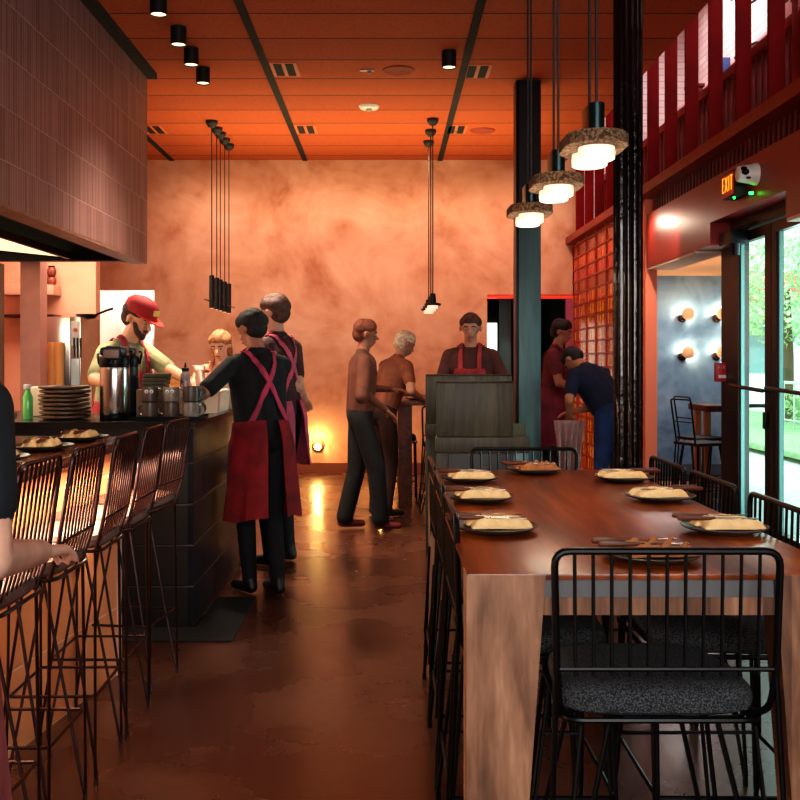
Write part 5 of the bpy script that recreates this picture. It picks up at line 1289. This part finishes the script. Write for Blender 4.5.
rl = thing('street_railing', 'white metal railing on the far side of the pavement', 'railing', (8.0, 17.2, 0))
MB().tube([(0, -3, .95), (0, 3, .95)], .03, 8).tube([(0, -3, .2), (0, 3, .2)], .02, 8).build('rail', 'white', rl)
for k in range(13): MB().tube([(0, -3+.5*k, 0), (0, -3+.5*k, .95)], .018, 6).build('post', 'white', rl)

# ------------------------------------------------------------------ lights
def area(name, loc, rot, sx, sy, e, c, spread=180):
    l = bpy.data.lights.new(name, 'AREA'); l.shape = 'RECTANGLE'; l.size = sx; l.size_y = sy; l.energy = e; l.color = c; l.spread = math.radians(spread)
    o = bpy.data.objects.new(name, l); COL.objects.link(o); o.location = loc; o.rotation_euler = rot; return o
def point(name, loc, e, c, r=.05):
    l = bpy.data.lights.new(name, 'POINT'); l.energy = e; l.color = c; l.shadow_soft_size = r
    o = bpy.data.objects.new(name, l); COL.objects.link(o); o.location = loc; return o
def spot(name, loc, tgt, e, c, ang, blend=.6, r=.05):
    l = bpy.data.lights.new(name, 'SPOT'); l.energy = e; l.color = c; l.spot_size = math.radians(ang); l.spot_blend = blend; l.shadow_soft_size = r
    o = bpy.data.objects.new(name, l); COL.objects.link(o); o.location = loc
    o.rotation_euler = (Vector(tgt)-Vector(loc)).to_track_quat('-Z', 'Y').to_euler(); return o
WARM = (1, .72, .45)
wd = bpy.data.worlds.new('world'); scene.world = wd; wd.use_nodes = True
bg = wd.node_tree.nodes['Background']; bg.inputs[0].default_value = (.82, .96, 1.0, 1); bg.inputs[1].default_value = 2.4
sun = bpy.data.lights.new('sun', 'SUN'); sun.energy = 3.0; sun.angle = .05; sun.color = (1, .97, .9); so_ = bpy.data.objects.new('sun', sun); COL.objects.link(so_); so_.rotation_euler = (math.radians(40), math.radians(-20), math.radians(20))
# daylight through the entrance
area('door_daylight', (2.9, 6.46, 1.3), (0, PI/2, 0), 1.9, 1.3, 60, (.85, .97, 1.0))
# added soft fill from behind the viewer, standing in for unseen windows
area('front_fill', (.6, -2.2, 2.1), (math.radians(72), 0, 0), 3.6, 2.2, 92, (1, .97, .95), 120)
# back wall washes
for x in (-2.2, -.9, .4, 1.6): spot('wall_wash', (x, 11.0, CZ-.1), (x, 12.4, 1.9), 80, (1, .76, .56), 110, .9, .12)
area('ceiling_bounce', (-.3, 10.6, 2.9), (PI, 0, 0), 4.0, 2.2, 56, (1, .80, .42))
for px in (318, 381): point('uplight_glow', ((px-388)*.0124, BY-.12, .4), 9, (1, .62, .2), .03)
for Y in (3.05, 3.72, 4.42): point('pendant_glow', (.625, Y, 1.9), 4, (1, .8, .6), .12)
for x, y in ((-1.56, 6.8), (-1.56, 7.45), (-1.566, 7.96), (-1.57, 8.49), (.49, 8.03)): spot('downlight_beam', (x, y, CZ-.15), (x, y, 0), 38, WARM, 46, .7, .04)
area('kitchen_light', (-2.9, 9.3, 2.85), (0, 0, 0), 1.4, .8, 50, (1, .84, .66))
area('hood_light', (-3.1, 5.9, 2.2), (0, 0, 0), 1.2, 2.6, 60, (1, .86, .66))
area('counter_light', (-1.3, 7.2, 3.7), (0, math.radians(-4), 0), .5, .6, 60, (1, .84, .66), 90)
area('passage_light', (-3.3, 13.4, 2.85), (0, 0, 0), 1.2, 1.2, 45, (1, .95, .88))
area('alcove_light', (3.1, 10.8, 2.4), (0, 0, 0), .8, 1.6, 17, (.92, .96, 1))
area('alcove_ceiling_wash', (2.9, 10.4, 1.6), (PI, 0, 0), .7, 1.8, 12, (1, .75, .5))
area('mezzanine_light', (3.1, 7.5, 5.5), (0, 0, 0), .8, 8, 110, (1, .9, .92))
spot('fascia_wash', (2.08, 8.8, 2.62), (2.32, 8.55, 2.4), 9, (1, .8, .62), 120, .9, .03)
area('bar_underlight', (-1.22, 3.1, .995), (0, math.radians(-12), math.radians(-7.5)), .05, 2.6, 30, (1, .74, .5))
spot('glass_wall_glow', (1.2, 10.4, 3.7), (2.3, 10.2, 2.2), 50, (1, .5, .3), 90, .8, .1)
spot('post_fill', (2.1, 7.7, 2.75), (2.34, 8.9, 1.5), 60, (1, .86, .74), 60, .9, .05)  # added spot to brighten the salmon end post
spot('bar_front_fill', (-.3, 3.0, CZ-.1), (-1.4, 3.3, .4), 150, (1, .76, .52), 50, .9, .1)  # added spot to brighten bar front and stools, no fixture modelled
spot('table_beam', (.6, 3.4, CZ-.1), (.62, 3.4, .9), 70, (1, .78, .55), 60, .8, .25)

scene.view_settings.view_transform = 'Standard'; scene.view_settings.look = 'Medium High Contrast'; scene.view_settings.exposure = .12; scene.view_settings.gamma = 1
try:
    scene.cycles.use_denoising = True; scene.cycles.max_bounces = 8; scene.cycles.diffuse_bounces = 4; scene.cycles.sample_clamp_indirect = 6
except Exception: pass

for o in bpy.data.objects:
    if o.get('label') and not 4 <= len(o['label'].split()) <= 16 and not o.parent: print('LABEL', len(o['label'].split()), o.name, o['label'])
